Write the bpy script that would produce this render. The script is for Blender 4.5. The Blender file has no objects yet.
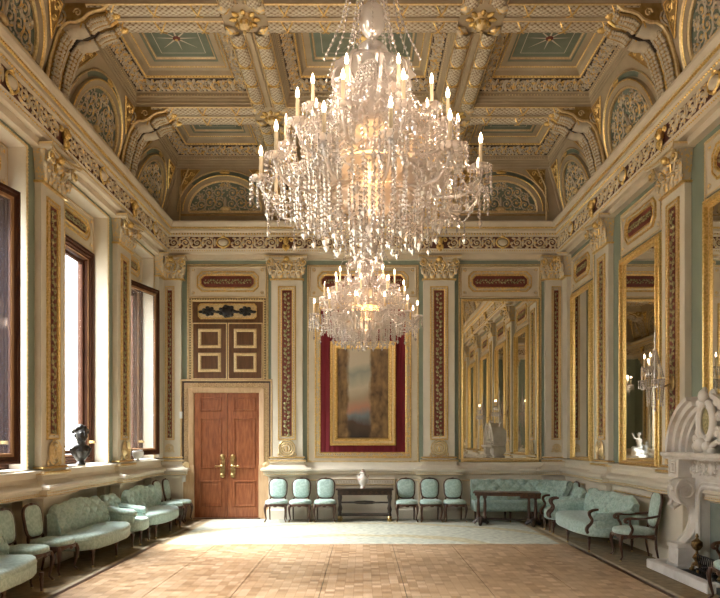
import bpy, math, random
from math import sin, cos, pi, sqrt, atan2, radians
from mathutils import Vector, Matrix, Quaternion
random.seed(7)
S = bpy.context.scene
C = S.collection

# ---------------------------------------------------------------- camera, sky, exposure
W = 4.82          # half width of the hall, wall face to centre
YE = 16.0         # end wall
YR = -3.6         # wall behind the camera
HL = 8.29         # underside of the ceiling lattice
cam = bpy.data.cameras.new('camera'); co = bpy.data.objects.new('camera', cam); C.objects.link(co)
co.location = (0, 0, 1.86); co.rotation_euler = (pi/2, 0, 0)
cam.lens = 33.6; cam.sensor_width = 36; cam.sensor_fit = 'HORIZONTAL'
cam.shift_x = -3/720; cam.shift_y = 141/720; cam.clip_end = 300; cam.clip_start = .05
S.camera = co
S.view_settings.view_transform = 'Standard'; S.view_settings.look = 'None'
S.view_settings.exposure = -0.10; S.view_settings.gamma = 1; S.view_settings.use_curve_mapping = False
S.cycles.use_denoising = True
S.cycles.max_bounces = 9; S.cycles.diffuse_bounces = 5; S.cycles.glossy_bounces = 6
S.cycles.transmission_bounces = 4; S.cycles.transparent_max_bounces = 24
S.cycles.sample_clamp_indirect = 8; S.cycles.blur_glossy = 1.0
S.cycles.caustics_reflective = False; S.cycles.caustics_refractive = False
w = bpy.data.worlds.new('overcast'); S.world = w; w.use_nodes = True
bg = w.node_tree.nodes['Background']; bg.inputs[0].default_value = (.90, .95, 1.0, 1); bg.inputs[1].default_value = 11.0
sl = bpy.data.lights.new('sun', 'SUN'); sl.energy = 68; sl.angle = radians(40); sl.color = (1, .985, .96)      # hazy sun over the court
so = bpy.data.objects.new('sun', sl); C.objects.link(so); so.rotation_euler = Vector((-.66, -.10, .70)).to_track_quat('Z', 'Y').to_euler()
BULB_W = 1.25

# ---------------------------------------------------------------- materials
MATS = {}
def mat(name, col, rough=.55, metal=0, **k):
    m = bpy.data.materials.new(name); m.use_nodes = True; nt = m.node_tree
    b = nt.nodes['Principled BSDF']
    b.inputs['Base Color'].default_value = (*col, 1); b.inputs['Roughness'].default_value = rough
    b.inputs['Metallic'].default_value = metal
    for a, v in k.items(): b.inputs[a.replace('_', ' ')].default_value = v
    MATS[name] = m
    return m
def N(m, t, **k):
    n = m.node_tree.nodes.new(t)
    for a, v in k.items():
        if a.startswith('i_'): n.inputs[a[2:].replace('_', ' ')].default_value = v
        else: setattr(n, a, v)
    return n
def L(m, a, b): m.node_tree.links.new(a, b)
def P(m): return m.node_tree.nodes['Principled BSDF']
def ramp(m, fac, stops):
    r = N(m, 'ShaderNodeValToRGB'); e = r.color_ramp.elements
    while len(e) < len(stops): e.new(.5)
    for x, (p, c) in zip(e, stops): x.position = p; x.color = (*c, 1)
    L(m, fac, r.inputs[0]); return r.outputs[0]
def noise(m, scale, detail=3, co='Object', vec=None, stretch=None):
    n = N(m, 'ShaderNodeTexNoise'); n.inputs['Scale'].default_value = scale; n.inputs['Detail'].default_value = detail
    if vec is None:
        t = N(m, 'ShaderNodeTexCoord'); vec = t.outputs[co]
    if stretch:
        mp = N(m, 'ShaderNodeMapping'); mp.inputs['Scale'].default_value = stretch; L(m, vec, mp.inputs[0]); vec = mp.outputs[0]
    L(m, vec, n.inputs['Vector']); return n.outputs['Fac']
def bump(m, h, s=.3, d=.01):
    b = N(m, 'ShaderNodeBump'); b.inputs['Strength'].default_value = s; b.inputs['Distance'].default_value = d
    L(m, h, b.inputs['Height']); L(m, b.outputs[0], P(m).inputs['Normal'])
def noisy(name, stops, scale, rough=.6, metal=0, stretch=None, b=0, detail=3, **k):
    m = mat(name, stops[0][1], rough, metal, **k); f = noise(m, scale, detail, stretch=stretch)
    L(m, ramp(m, f, stops), P(m).inputs['Base Color'])
    if b: bump(m, f, b, .02)
    return m
noisy('cream', [(.3, (.63, .555, .43)), (.7, (.69, .615, .49))], 3, .5)
noisy('cream_white', [(.3, (.67, .62, .51)), (.7, (.73, .68, .57))], 3, .5)
noisy('green_paint', [(.3, (.205, .255, .20)), (.7, (.245, .295, .235))], 2, .6)
noisy('ceiling_green', [(.3, (.155, .195, .15)), (.7, (.21, .25, .20))], 3, .6)
noisy('gold', [(.35, (.62, .42, .13)), (.65, (.92, .69, .30))], 40, .34, .8)
noisy('gold_pale', [(.3, (.62, .47, .24)), (.7, (.82, .66, .38))], 30, .4, .55)
noisy('ochre', [(.3, (.33, .205, .065)), (.7, (.47, .31, .12))], 14, .5, .3)
m = noisy('gilt_cream', [(.53, (.62, .54, .40)), (.61, (.84, .61, .26))], 22, .42, 0)
f = noise(m, 22); r = ramp(m, f, [(.53, (0, 0, 0)), (.61, (.8, .8, .8))]); L(m, r, P(m).inputs['Metallic'])
m = noisy('gilt_stucco', [(.5, (.52, .46, .36)), (.62, (.74, .5, .18))], 16, .45, 0)
f = noise(m, 16); r = ramp(m, f, [(.5, (0, 0, 0)), (.62, (.7, .7, .7))]); L(m, r, P(m).inputs['Metallic'])
noisy('oxblood', [(.3, (.135, .028, .02)), (.7, (.19, .045, .03))], 12, .5)
noisy('frieze_ground', [(.3, (.09, .028, .022)), (.7, (.15, .055, .035))], 12, .5)
noisy('old_brass', [(.35, (.10, .065, .03)), (.7, (.38, .25, .10))], 20, .35, .8)
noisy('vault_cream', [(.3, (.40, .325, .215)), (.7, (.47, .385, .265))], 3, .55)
noisy('vault_stucco', [(.3, (.50, .44, .33)), (.7, (.62, .55, .43))], 9, .55)
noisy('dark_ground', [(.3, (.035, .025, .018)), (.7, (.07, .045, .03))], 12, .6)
noisy('leaf_green', [(.35, (.20, .20, .085)), (.65, (.50, .44, .24))], 30, .5, .2)
m = noisy('velvet', [(.3, (.14, .005, .014)), (.7, (.20, .010, .022))], 6, .8, stretch=(6, 6, .3), b=.3)
noisy('mahogany', [(.25, (.15, .042, .016)), (.5, (.24, .078, .030)), (.75, (.32, .12, .05))], 5, .32, stretch=(5, 5, .8), detail=5)
noisy('dark_mahogany', [(.3, (.09, .038, .013)), (.7, (.155, .07, .026))], 5, .35, stretch=(4, 4, .6))
noisy('pale_wood', [(.3, (.46, .30, .165)), (.7, (.56, .39, .23))], 5, .4, stretch=(4, 4, .6))
noisy('walnut', [(.3, (.045, .019, .011)), (.7, (.105, .047, .025))], 12, .3, stretch=(2, 2, 1))
noisy('ebony', [(.3, (.018, .012, .009)), (.7, (.045, .028, .02))], 10, .3)
noisy('window_wood', [(.3, (.05, .02, .012)), (.7, (.085, .036, .02))], 5, .6, stretch=(4, 4, .6), Specular_IOR_Level=.12)
noisy('window_oak', [(.3, (.23, .12, .05)), (.7, (.33, .18, .08))], 5, .4, stretch=(4, 4, .6))
m = noisy('mint_damask', [(.4, (.33, .475, .43)), (.62, (.47, .61, .565))], 26, .62, b=.12)
P(m).inputs['Sheen Weight'].default_value = .25
noisy('marble', [(.35, (.60, .57, .52)), (.6, (.74, .72, .68))], 4, .3, detail=8)
noisy('white_marble', [(.3, (.80, .81, .82)), (.7, (.86, .87, .88))], 4, .35)
noisy('bronze', [(.3, (.02, .022, .024)), (.7, (.06, .058, .055))], 14, .3, .6)
noisy('brass', [(.3, (.32, .22, .09)), (.7, (.58, .44, .2))], 12, .35, .9)
noisy('black_iron', [(.3, (.012, .012, .012)), (.7, (.03, .028, .026))], 14, .5, .4)
noisy('soot', [(.3, (.03, .032, .03)), (.7, (.07, .075, .07))], 6, .9)
noisy('hearth_board', [(.3, (.16, .19, .165)), (.7, (.22, .25, .215))], 5, .7)
noisy('china', [(.47, (.78, .76, .73)), (.56, (.72, .62, .55)), (.62, (.5, .3, .25))], 9, .2)
noisy('switch_white', [(0, (.7, .7, .68)), (1, (.72, .72, .7))], 4, .4)
noisy('candle_cream', [(0, (.78, .66, .45)), (1, (.84, .72, .5))], 4, .5)
mat('mirror_glass', (.80, .79, .74), .015, 1)
m = mat('glass_pane', (.9, .95, .95), .02); P(m).inputs['Alpha'].default_value = .07
m = mat('reflection_tint_glass', (.22, .23, .28), .08); P(m).inputs['Alpha'].default_value = .3  # grey-blue base colour stands in for the dark room reflected in this pane
m = mat('hardwood', (.2, .12, .06))
# crystal: clear, part shiny, part milky from its facets
m = bpy.data.materials.new('crystal'); m.use_nodes = True; MATS['crystal'] = m; nt = m.node_tree
for n in list(nt.nodes):
    if n.type == 'BSDF_PRINCIPLED': nt.nodes.remove(n)
out = [n for n in nt.nodes if n.type == 'OUTPUT_MATERIAL'][0]
tr = N(m, 'ShaderNodeBsdfTransparent', i_Color=(.97, .96, .95, 1)); gl = N(m, 'ShaderNodeBsdfGlossy', i_Color=(1, .98, .95, 1), i_Roughness=.12)
df = N(m, 'ShaderNodeBsdfTranslucent', i_Color=(.99, .93, .90, 1)); d2 = N(m, 'ShaderNodeBsdfDiffuse', i_Color=(.98, .93, .90, 1))
a = N(m, 'ShaderNodeMixShader', i_Fac=.5); L(m, df.outputs[0], a.inputs[1]); L(m, d2.outputs[0], a.inputs[2])
b = N(m, 'ShaderNodeMixShader', i_Fac=.5); L(m, a.outputs[0], b.inputs[1]); L(m, gl.outputs[0], b.inputs[2])
c = N(m, 'ShaderNodeMixShader', i_Fac=.74); L(m, tr.outputs[0], c.inputs[1]); L(m, b.outputs[0], c.inputs[2]); L(m, c.outputs[0], out.inputs[0])
def emis(name, col, s):
    m = mat(name, col); P(m).inputs['Emission Color'].default_value = (*col, 1); P(m).inputs['Emission Strength'].default_value = s
emis('bulb_glow', (1, .76, .50), 13); emis('bowl_glow', (1, .55, .22), 3.2)
mat('bulb_unlit', (.8, .75, .68), .2)
# carpet: pale field, tan border lines towards the long walls
m = mat('carpet', (.4, .4, .35), .95); t = N(m, 'ShaderNodeTexCoord'); sp = N(m, 'ShaderNodeSeparateXYZ'); L(m, t.outputs['Object'], sp.inputs[0])
ab = N(m, 'ShaderNodeMath', operation='ABSOLUTE'); L(m, sp.outputs[0], ab.inputs[0])
dv = N(m, 'ShaderNodeMath', operation='DIVIDE', i_Value=0); L(m, ab.outputs[0], dv.inputs[0]); dv.inputs[1].default_value = 5
F1, TAN, OL = (.47, .49, .42), (.38, .29, .17), (.24, .185, .11)
r = ramp(m, dv.outputs[0], [(0, F1), (.70, F1), (.71, TAN), (.725, OL), (.738, OL), (.742, (.46, .40, .30)), (.756, (.46, .40, .30)), (.76, OL), (.83, (.26, .21, .13)), (1, (.27, .22, .14))])
n1 = noise(m, 9, 4); nr = ramp(m, n1, [(.35, (.72, .72, .70)), (.65, (1.08, 1.06, 1.0))])
mx = N(m, 'ShaderNodeMix', data_type='RGBA', blend_type='MULTIPLY'); mx.inputs[0].default_value = 1
L(m, r, mx.inputs[6]); L(m, nr, mx.inputs[7])
# large faint medallion rings woven into the field
rg = N(m, 'ShaderNodeTexWave', wave_type='RINGS', rings_direction='Z'); rg.inputs['Scale'].default_value = .17; rg.inputs['Distortion'].default_value = 1.5; rg.inputs['Detail'].default_value = 2; rg.inputs['Detail Scale'].default_value = 3
mp = N(m, 'ShaderNodeMapping'); mp.inputs['Location'].default_value = (0, -10.4, 0); L(m, t.outputs['Object'], mp.inputs[0]); L(m, mp.outputs[0], rg.inputs[0])
rr = ramp(m, rg.outputs['Fac'], [(.9, (1, 1, 1)), (.96, (1.0, .84, .62))])
m2 = N(m, 'ShaderNodeMix', data_type='RGBA', blend_type='MULTIPLY'); m2.inputs[0].default_value = .8
L(m, mx.outputs[2], m2.inputs[6]); L(m, rr, m2.inputs[7]); L(m, m2.outputs[2], P(m).inputs['Base Color'])
# dance floor: mosaic of small oak squares
m = mat('parquet', (.5, .35, .2), .36); t = N(m, 'ShaderNodeTexCoord')
sn = N(m, 'ShaderNodeVectorMath', operation='SNAP'); sn.inputs[1].default_value = (.115, .115, 9); L(m, t.outputs['Object'], sn.inputs[0])
wn = N(m, 'ShaderNodeTexWhiteNoise', noise_dimensions='3D'); L(m, sn.outputs[0], wn.inputs[0])
c1 = ramp(m, wn.outputs[0], [(0, (.34, .22, .125)), (.3, (.47, .325, .20)), (.75, (.54, .385, .25)), (1, (.68, .51, .36))])
br = N(m, 'ShaderNodeTexBrick', i_Scale=1, i_Mortar_Size=.004, i_Brick_Width=.115, i_Row_Height=.023, offset=0.0)
br.inputs['Color1'].default_value = (1, 1, 1, 1); br.inputs['Color2'].default_value = (.86, .84, .8, 1); br.inputs['Mortar'].default_value = (.55, .45, .35, 1)
L(m, t.outputs['Object'], br.inputs[0])
mx = N(m, 'ShaderNodeMix', data_type='RGBA', blend_type='MULTIPLY'); mx.inputs[0].default_value = .8; L(m, c1, mx.inputs[6]); L(m, br.outputs[0], mx.inputs[7])
n1 = noise(m, .9, 2); nr = ramp(m, n1, [(.35, (.86, .84, .8)), (.65, (1.05, 1.04, 1.02))])
m2 = N(m, 'ShaderNodeMix', data_type='RGBA', blend_type='MULTIPLY'); m2.inputs[0].default_value = 1; L(m, mx.outputs[2], m2.inputs[6]); L(m, nr, m2.inputs[7])
L(m, m2.outputs[2], P(m).inputs['Base Color'])
# fish-scale plaster on the ceiling rolls (uses the mesh's own UV in metres)
m = mat('fish_scale', (.6, .55, .45), .55); t = N(m, 'ShaderNodeTexCoord')
mp = N(m, 'ShaderNodeMapping'); mp.inputs['Rotation'].default_value = (0, 0, pi/4); mp.inputs['Scale'].default_value = (15, 15, 15)
L(m, t.outputs['UV'], mp.inputs[0]); vo = N(m, 'ShaderNodeTexVoronoi', voronoi_dimensions='2D', i_Randomness=.12, i_Scale=1); L(m, mp.outputs[0], vo.inputs['Vector'])
L(m, ramp(m, vo.outputs['Distance'], [(.0, (.66, .60, .48)), (.42, (.58, .51, .39)), (.56, (.30, .22, .13)), (.7, (.24, .17, .09))]), P(m).inputs['Base Color'])
iv = N(m, 'ShaderNodeMath', operation='SUBTRACT'); iv.inputs[0].default_value = 1; L(m, vo.outputs['Distance'], iv.inputs[1]); bump(m, iv.outputs[0], .6, .03)
# picture canvas: generic stormy landscape
m = mat('canvas', (.4, .3, .2), .45); t = N(m, 'ShaderNodeTexCoord'); sp = N(m, 'ShaderNodeSeparateXYZ'); L(m, t.outputs['Generated'], sp.inputs[0])
nn = noise(m, 2.2, 5, 'Generated'); ad = N(m, 'ShaderNodeMath', operation='MULTIPLY_ADD'); ad.inputs[1].default_value = .35; L(m, nn, ad.inputs[0]); L(m, sp.outputs[2], ad.inputs[2])
sk = ramp(m, ad.outputs[0], [(.2, (.03, .018, .012)), (.34, (.07, .04, .025)), (.42, (.16, .2, .22)), (.5, (.45, .22, .14)), (.62, (.38, .30, .20)), (.75, (.50, .44, .33)), (.88, (.27, .29, .24)), (1.0, (.52, .46, .35))])
sx = N(m, 'ShaderNodeMath', operation='SUBTRACT'); L(m, sp.outputs[0], sx.inputs[0]); sx.inputs[1].default_value = .42
sa = N(m, 'ShaderNodeMath', operation='ABSOLUTE'); L(m, sx.outputs[0], sa.inputs[0])
n3 = noise(m, 6, 3, 'Generated'); a3 = N(m, 'ShaderNodeMath', operation='MULTIPLY_ADD'); a3.inputs[1].default_value = .16; L(m, n3, a3.inputs[0]); L(m, sa.outputs[0], a3.inputs[2])
mk = ramp(m, a3.outputs[0], [(.27, (0, 0, 0)), (.33, (1, 1, 1))])
mx = N(m, 'ShaderNodeMix', data_type='RGBA'); L(m, mk, mx.inputs[0]); L(m, sk, mx.inputs[6])
tr_ = ramp(m, noise(m, 9, 4, 'Generated'), [(.3, (.07, .038, .015)), (.7, (.30, .18, .07))]); L(m, tr_, mx.inputs[7])
L(m, mx.outputs[2], P(m).inputs['Base Color'])

# ---------------------------------------------------------------- mesh builder
class MB:
    def __init__(s): s.v = []; s.f = []; s.mi = []; s.mats = []; s.T = Matrix(); s.uv = {}
    def m(s, name):
        if name not in s.mats: s.mats.append(name)
        return s.mats.index(name)
    def add(s, vs, fs, mt, uvs=None):
        o = len(s.v); T = s.T
        s.v += [tuple(T @ Vector(p)) for p in vs]; k = s.m(mt)
        if uvs:
            for i, u in enumerate(uvs): s.uv[o+i] = u
        for f in fs: s.f.append(tuple(i+o for i in f)); s.mi.append(k)
        return s
    def merge(s, b, M=Matrix(), mt=None):
        o = len(s.v); T = s.T @ M
        s.v += [tuple(T @ Vector(p)) for p in b.v]
        mp = [s.m(mt or n) for n in b.mats]
        s.f += [tuple(i+o for i in f) for f in b.f]; s.mi += [mp[i] for i in b.mi]
        for i, u in b.uv.items(): s.uv[o+i] = u
        return s
    def box(s, x0, x1, y0, y1, z0, z1, mt, c=0):
        if not c:
            v = [(x, y, z) for x in (x0, x1) for y in (y0, y1) for z in (z0, z1)]
            return s.add(v, [(0, 1, 3, 2), (4, 6, 7, 5), (0, 4, 5, 1), (2, 3, 7, 6), (0, 2, 6, 4), (1, 5, 7, 3)], mt)
        v = []; 
        for z, d in ((z0, c), (z0+c, 0), (z1-c, 0), (z1, c)):
            a = [x0+d, x1-d, y0+d, y1-d]; e = c if d == 0 else 0
            v += [(a[0]+e, a[2], z), (a[1]-e, a[2], z), (a[1], a[2]+e, z), (a[1], a[3]-e, z), (a[1]-e, a[3], z), (a[0]+e, a[3], z), (a[0], a[3]-e, z), (a[0], a[2]+e, z)]
        f = [tuple(range(7, -1, -1)), tuple(range(24, 32))]
        for k in range(3):
            for i in range(8): j = (i+1) % 8; f.append((k*8+i, k*8+j, k*8+8+j, k*8+8+i))
        return s.add(v, f, mt)
    def lathe(s, prof, mt, c=(0, 0, 0), seg=16, sx=1, sy=1, axis=None):
        v = []; f = []; n = len(prof); Q = Matrix()
        if axis: Q = Vector((0, 0, 1)).rotation_difference(Vector(axis)).to_matrix().to_4x4()
        Q = Matrix.Translation(c) @ Q
        for r, z in prof:
            for i in range(seg): a = 2*pi*i/seg; v.append(tuple(Q @ Vector((r*cos(a)*sx, r*sin(a)*sy, z))))
        for k in range(n-1):
            for i in range(seg): j = (i+1) % seg; f.append((k*seg+i, k*seg+j, k*seg+seg+j, k*seg+seg+i))
        if prof[0][0] > 1e-4: f.append(tuple(range(seg-1, -1, -1)))
        if prof[-1][0] > 1e-4: f.append(tuple((n-1)*seg+i for i in range(seg)))
        return s.add(v, f, mt)
    def tube(s, pts, r, mt, seg=6, closed=False, flat=1):
        n = len(pts); P_ = [Vector(p) for p in pts]; v = []; f = []
        R = r if hasattr(r, '__len__') else [r]*n
        up = None
        for i in range(n):
            a = P_[(i-1) % n] if closed or i else P_[i]; b = P_[(i+1) % n] if closed or i < n-1 else P_[i]
            d = (b-a); d = d.normalized() if d.length > 1e-9 else Vector((0, 0, 1))
            if up is None: up = Vector((0, -1, 0)) if abs(d.y) < .9 else Vector((0, 0, 1))
            sd = d.cross(up); sd = sd.normalized() if sd.length > 1e-6 else d.orthogonal().normalized()
            up = sd.cross(d).normalized()
            for k in range(seg): t = 2*pi*k/seg; v.append(tuple(P_[i]+sd*cos(t)*R[i]+up*sin(t)*R[i]*flat))
        for i in range(n if closed else n-1):
            j = (i+1) % n
            for k in range(seg): l = (k+1) % seg; f.append((i*seg+k, i*seg+l, j*seg+l, j*seg+k))
        if not closed: f.append(tuple(range(seg-1, -1, -1))); f.append(tuple((n-1)*seg+k for k in range(seg)))
        return s.add(v, f, mt)
    def ell(s, c, r, mt, seg=10, rings=6, q=None):
        pr = [(max(sin(pi*i/rings), 0), -cos(pi*i/rings)) for i in range(rings+1)]
        b = MB(); b.lathe(pr, mt, seg=seg); r = r if hasattr(r, '__len__') else (r, r, r)
        M = Matrix.Translation(c) @ (q or Matrix()) @ Matrix.Diagonal((*r, 1)); return s.merge(b, M)
    def oct(s, c, r, mt, k=1.0):
        x, y, z = c; v = [(x-r, y, z), (x+r, y, z), (x, y-r, z), (x, y+r, z), (x, y, z-r*k), (x, y, z+r*k)]
        return s.add(v, [(4, 0, 2), (4, 2, 1), (4, 1, 3), (4, 3, 0), (5, 2, 0), (5, 1, 2), (5, 3, 1), (5, 0, 3)], mt)
    def beads(s, p0, p1, sp, r, mt, k=1.0):
        p0 = Vector(p0); p1 = Vector(p1); n = max(1, round((p1-p0).length/sp))
        for i in range(n): s.oct(p0.lerp(p1, (i+.5)/n), r, mt, k)
        return s
    def mold(s, prof, u0, u1, mt, cap=True, e0=0, e1=0):     # prof [(n, z[, mat])]; e: mitre of each end
        n = len(prof)
        for i in range(n-1):
            a, b = prof[i], prof[i+1]; k = a[2] if len(a) > 2 else mt
            s.add([(u0+e0*a[0], -a[0], a[1]), (u1+e1*a[0], -a[0], a[1]), (u1+e1*b[0], -b[0], b[1]), (u0+e0*b[0], -b[0], b[1])], [(0, 1, 2, 3)], k)
        if cap:
            for u in (u0, u1): s.add([(u, -p[0], p[1]) for p in prof]+[(u, .02, prof[-1][1]), (u, .02, prof[0][1])], [tuple(range(n+2))], mt)
        return s
    def frame(s, x0, x1, z0, z1, prof, mt, ch=0):        # prof [(inset, n[, mat])]
        def ring(d):
            a, b, c_, e = x0+d, x1-d, z0+d, z1-d
            if not ch: return [(a, c_), (b, c_), (b, e), (a, e)]
            k = ch-d*.35
            k = max(k, .01)
            return [(a+k, c_), (b-k, c_), (b, c_+k), (b, e-k), (b-k, e), (a+k, e), (a, e-k), (a, c_+k)]
        for i in range(len(prof)-1):
            p, q = prof[i], prof[i+1]; A = ring(p[0]); B = ring(q[0]); n = len(A)
            s.add([(x, -p[1], z) for x, z in A]+[(x, -q[1], z) for x, z in B], [(j, (j+1) % n, n+(j+1) % n, n+j) for j in range(n)], p[2] if len(p) > 2 else mt)
        return s
    def panel(s, x0, x1, z0, z1, n, mt, ch=0):
        if not ch: return s.add([(x0, -n, z0), (x1, -n, z0), (x1, -n, z1), (x0, -n, z1)], [(0, 1, 2, 3)], mt)
        k = ch; return s.add([(x, -n, z) for x, z in [(x0+k, z0), (x1-k, z0), (x1, z0+k), (x1, z1-k), (x1-k, z1), (x0+k, z1), (x0, z1-k), (x0, z0+k)]], [tuple(range(8))], mt)
    def framebeads(s, x0, x1, z0, z1, n, sp, r, mt, bottom=True):
        s.beads((x0, -n, z0), (x0, -n, z1), sp, r, mt); s.beads((x1, -n, z0), (x1, -n, z1), sp, r, mt)
        s.beads((x0, -n, z1), (x1, -n, z1), sp, r, mt)
        if bottom: s.beads((x0, -n, z0), (x1, -n, z0), sp, r, mt)
        return s
    def build(s, name, parent=None, loc=None, smooth=None, rot=None, bevel=0):
        me = bpy.data.meshes.new(name); me.from_pydata(s.v, [], s.f); 
        for n in s.mats: me.materials.append(MATS[n])
        me.polygons.foreach_set('material_index', s.mi)
        if s.uv:
            l = me.uv_layers.new(name='UVMap')
            for i, lp in enumerate(me.loops): l.data[i].uv = s.uv.get(lp.vertex_index, (0, 0))
        me.update()
        if smooth: me.shade_smooth(); me.set_sharp_from_angle(angle=radians(smooth))
        o = bpy.data.objects.new(name, me); C.objects.link(o)
        if parent: o.parent = parent
        if loc: o.location = loc
        if rot: o.rotation_euler = rot
        if bevel:
            b = o.modifiers.new('bevel', 'BEVEL'); b.width = bevel; b.segments = 2; b.limit_method = 'ANGLE'
        return o
def tag(o, label=None, cat=None, group=None, kind=None):
    if label: o['label'] = label
    if cat: o['category'] = cat
    if group: o['group'] = group
    if kind: o['kind'] = kind
    return o
def empty(name, loc=(0, 0, 0), rz=0, parent=None):
    o = bpy.data.objects.new(name, None); C.objects.link(o); o.location = loc; o.rotation_euler = (0, 0, rz); o.empty_display_size = .1
    if parent: o.parent = parent
    return o
def dup(o, parent=None, loc=None, rz=None):
    c = o.copy(); C.objects.link(c); c.parent = parent
    for ch in [x for x in C.objects if x.parent == o]: dup(ch, c)
    if loc is not None: c.location = loc
    if rz is not None: c.rotation_euler = (0, 0, rz)
    return c
def smoothed(pts, R=None, k=3):
    """smooth a short path (and its radii) through its points"""
    n = len(pts); o = []; q = []; V = [Vector(p) for p in pts]; R = list(R) if hasattr(R, '__len__') else [R]*n
    for i in range(n-1):
        a, b, c, d = V[max(i-1, 0)], V[i], V[i+1], V[min(i+2, n-1)]
        for j in range(k):
            t = j/k; o.append(.5*((2*b)+(c-a)*t+(2*a-5*b+4*c-d)*t*t+(3*b-a-3*c+d)*t**3)); q.append(R[i]*(1-t)+R[i+1]*t)
    o.append(V[-1]); q.append(R[-1]); return [tuple(p) for p in o], q
def TR(x, y, z): return Matrix.Translation((x, y, z))
def RZ(a): return Matrix.Rotation(a, 4, 'Z')
def RX(a): return Matrix.Rotation(a, 4, 'X')
def RY(a): return Matrix.Rotation(a, 4, 'Y')
def SC(x, y, z): return Matrix.Diagonal((x, y, z, 1))

# ornament modules, drawn in the wall's own plane (x along, z up, -y towards the room)
def spiral(cx, cz, r0, turns, start, dr, n=16, y=0):
    return [(cx+(r0*(1-t/(n)*.85))*cos(start+dr*2*pi*turns*t/n), y, cz+(r0*(1-t/n*.85))*sin(start+dr*2*pi*turns*t/n)) for t in range(n+1)]
def rinceau(Lm, H, mt, t=.018, seg=4, n=14, fat=1.0):
    """one wave of scrolling foliage, two counter-turned spirals with leaves"""
    b = MB()
    for k, s in ((0, 1), (1, -1)):
        cx = Lm*(.25+.5*k); r = min(H*.40, Lm*.22)
        b.tube(spiral(cx, 0, r, 1.5, -s*pi/2-.3, s, n, -.012), [t*(1-.5*i/n) for i in range(n+1)], mt, seg)
        b.tube([(Lm*(.5*k), -.01, -s*H*.25), (Lm*(.12+.5*k), -.015, -s*H*.42), (cx, -.012, -s*r)], [t, t, t], mt, seg)
        b.ell((cx, -.02, 0), (r*.22, .02, r*.22), mt, 6, 4)
        for a in (0, 1.1, 2.2, 3.3, 4.4, 5.3):
            b.ell((cx+r*1.08*cos(a), -.012, r*1.08*sin(a)), (t*1.9*fat, .012, t*1.1*fat), mt, 5, 3, RY(-a-.7*s))
    b.ell((Lm*.5, -.015, 0), (t*1.2, .015, H*.38), mt, 5, 4); b.ell((Lm, -.015, 0), (t*1.2, .015, H*.38), mt, 5, 4)
    return b
def run(mb, mod, Lm, x0, x1, z, n=0, mt=None):
    k = max(1, round((x1-x0)/Lm)); s = (x1-x0)/(k*Lm)
    for i in range(k): mb.merge(mod, TR(x0+i*Lm*s, -n, z) @ SC(s, 1, 1), mt)
def vine(H, Wd, mt, t=.014):
    """climbing leaves for a pilaster panel: stem and paired leaves, module of height H"""
    b = MB(); n = 8
    b.tube([(Wd*.22*sin(2*pi*i/n), -.012, H*i/n) for i in range(n+1)], t*.6, mt, 4)
    for i, s in ((1, 1), (3, 1), (5, -1), (7, -1)):
        b.ell((s*Wd*.2, -.014, H*i/8), (Wd*.23, .018, H*.085), mt, 6, 4, RY(-s*.7))
        b.ell((-s*Wd*.2, -.014, H*(i+.4)/8), (Wd*.15, .016, H*.055), mt, 5, 4, RY(s*.8))
    return b

# ================================================================ THE ROOM
PC = [13.3, 10.23, 7.16, 4.09, 1.02, -2.05]           # pilaster axes along the long walls
WL = dict(loc=(-W, 0, 0), rot=(0, 0, pi/2)); WR = dict(loc=(W, 0, 0), rot=(0, 0, -pi/2))
WE = dict(loc=(0, YE, 0)); WB = dict(loc=(0, YR, 0), rot=(0, 0, pi))
def st(o): return tag(o, kind='structure')

b = MB(); b.add([(-W, YR, 0), (W, YR, 0), (W, YE, 0), (-W, YE, 0)], [(0, 1, 2, 3)], 'carpet'); b.box(-W-.6, W+.3, YR-.3, YE+.3, -.3, -.004, 'hardwood')
floor = st(b.build('floor'))
# dance floor laid on the carpet, seams between its metre-wide panels
b = MB(); x0, y1 = -3.62, 11.9
for i in range(7):
    for j in range(1):
        xa, ya = -3.62+i*1.034, y1-15.5
        b.box(xa+.005, xa+1.029, max(ya, YR+.4)+.004, y1-.004, .001, .02, 'parquet')
b.box(-3.61, 3.61, YR+.41, 11.89, .001, .012, 'ebony')
dance = b.build('dance_floor'); tag(dance, 'light oak mosaic parquet dance floor laid over the carpet in the middle of the hall', 'dance floor')
b = MB()
for s in (-1, 1): b.box(*sorted((s*3.63, s*3.70)), YR+.4, 11.9, 0, .014, 'walnut')
b.box(-3.7, 3.7, 11.9, 11.93, 0, .014, 'pale_wood')
b.build('edge_strip', dance)

# ---- wall planes
OP = .915; ZO0, ZO1 = 1.42, 6.05
wins = [(c-1.535, OP) for c in PC[:-1]]
wins = [(c, -OP, OP) for c in [p-1.535 for p in PC[:-1]]] + [(14.69, -.77, .77)]
b = MB(); edges = [YR]
for c, l, r_ in sorted(wins): edges += [c+l, c+r_]
edges.append(YE+.0)
for i in range(0, len(edges), 2): b.add([(edges[i], 0, 1.0), (edges[i+1], 0, 1.0), (edges[i+1], 0, 6.13), (edges[i], 0, 6.13)], [(0, 1, 2, 3)], 'green_paint')
for c, l, r_ in wins: b.panel(c+l, c+r_, ZO1, 6.13, 0, 'green_paint'); b.box(c+l, c+r_, 0, .5, 1.0, ZO0-.03, 'cream')
b.panel(YR, YE, 6.13, 9.1, 0, 'cream')
b.box(YR-.3, YE+.3, .5, .6, 0, 1.5, 'cream'); b.box(YR-.3, YE+.3, .35, .45, 6.0, 9.2, 'cream')
for i in range(0, len(edges), 2): b.box(edges[i], edges[i+1], .05, .45, 0, 9.1, 'cream')
b.box(YR, YE, .25, .4, 0, 1.02, 'cream')
wl = st(b.build('wall_left', **WL))
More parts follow.
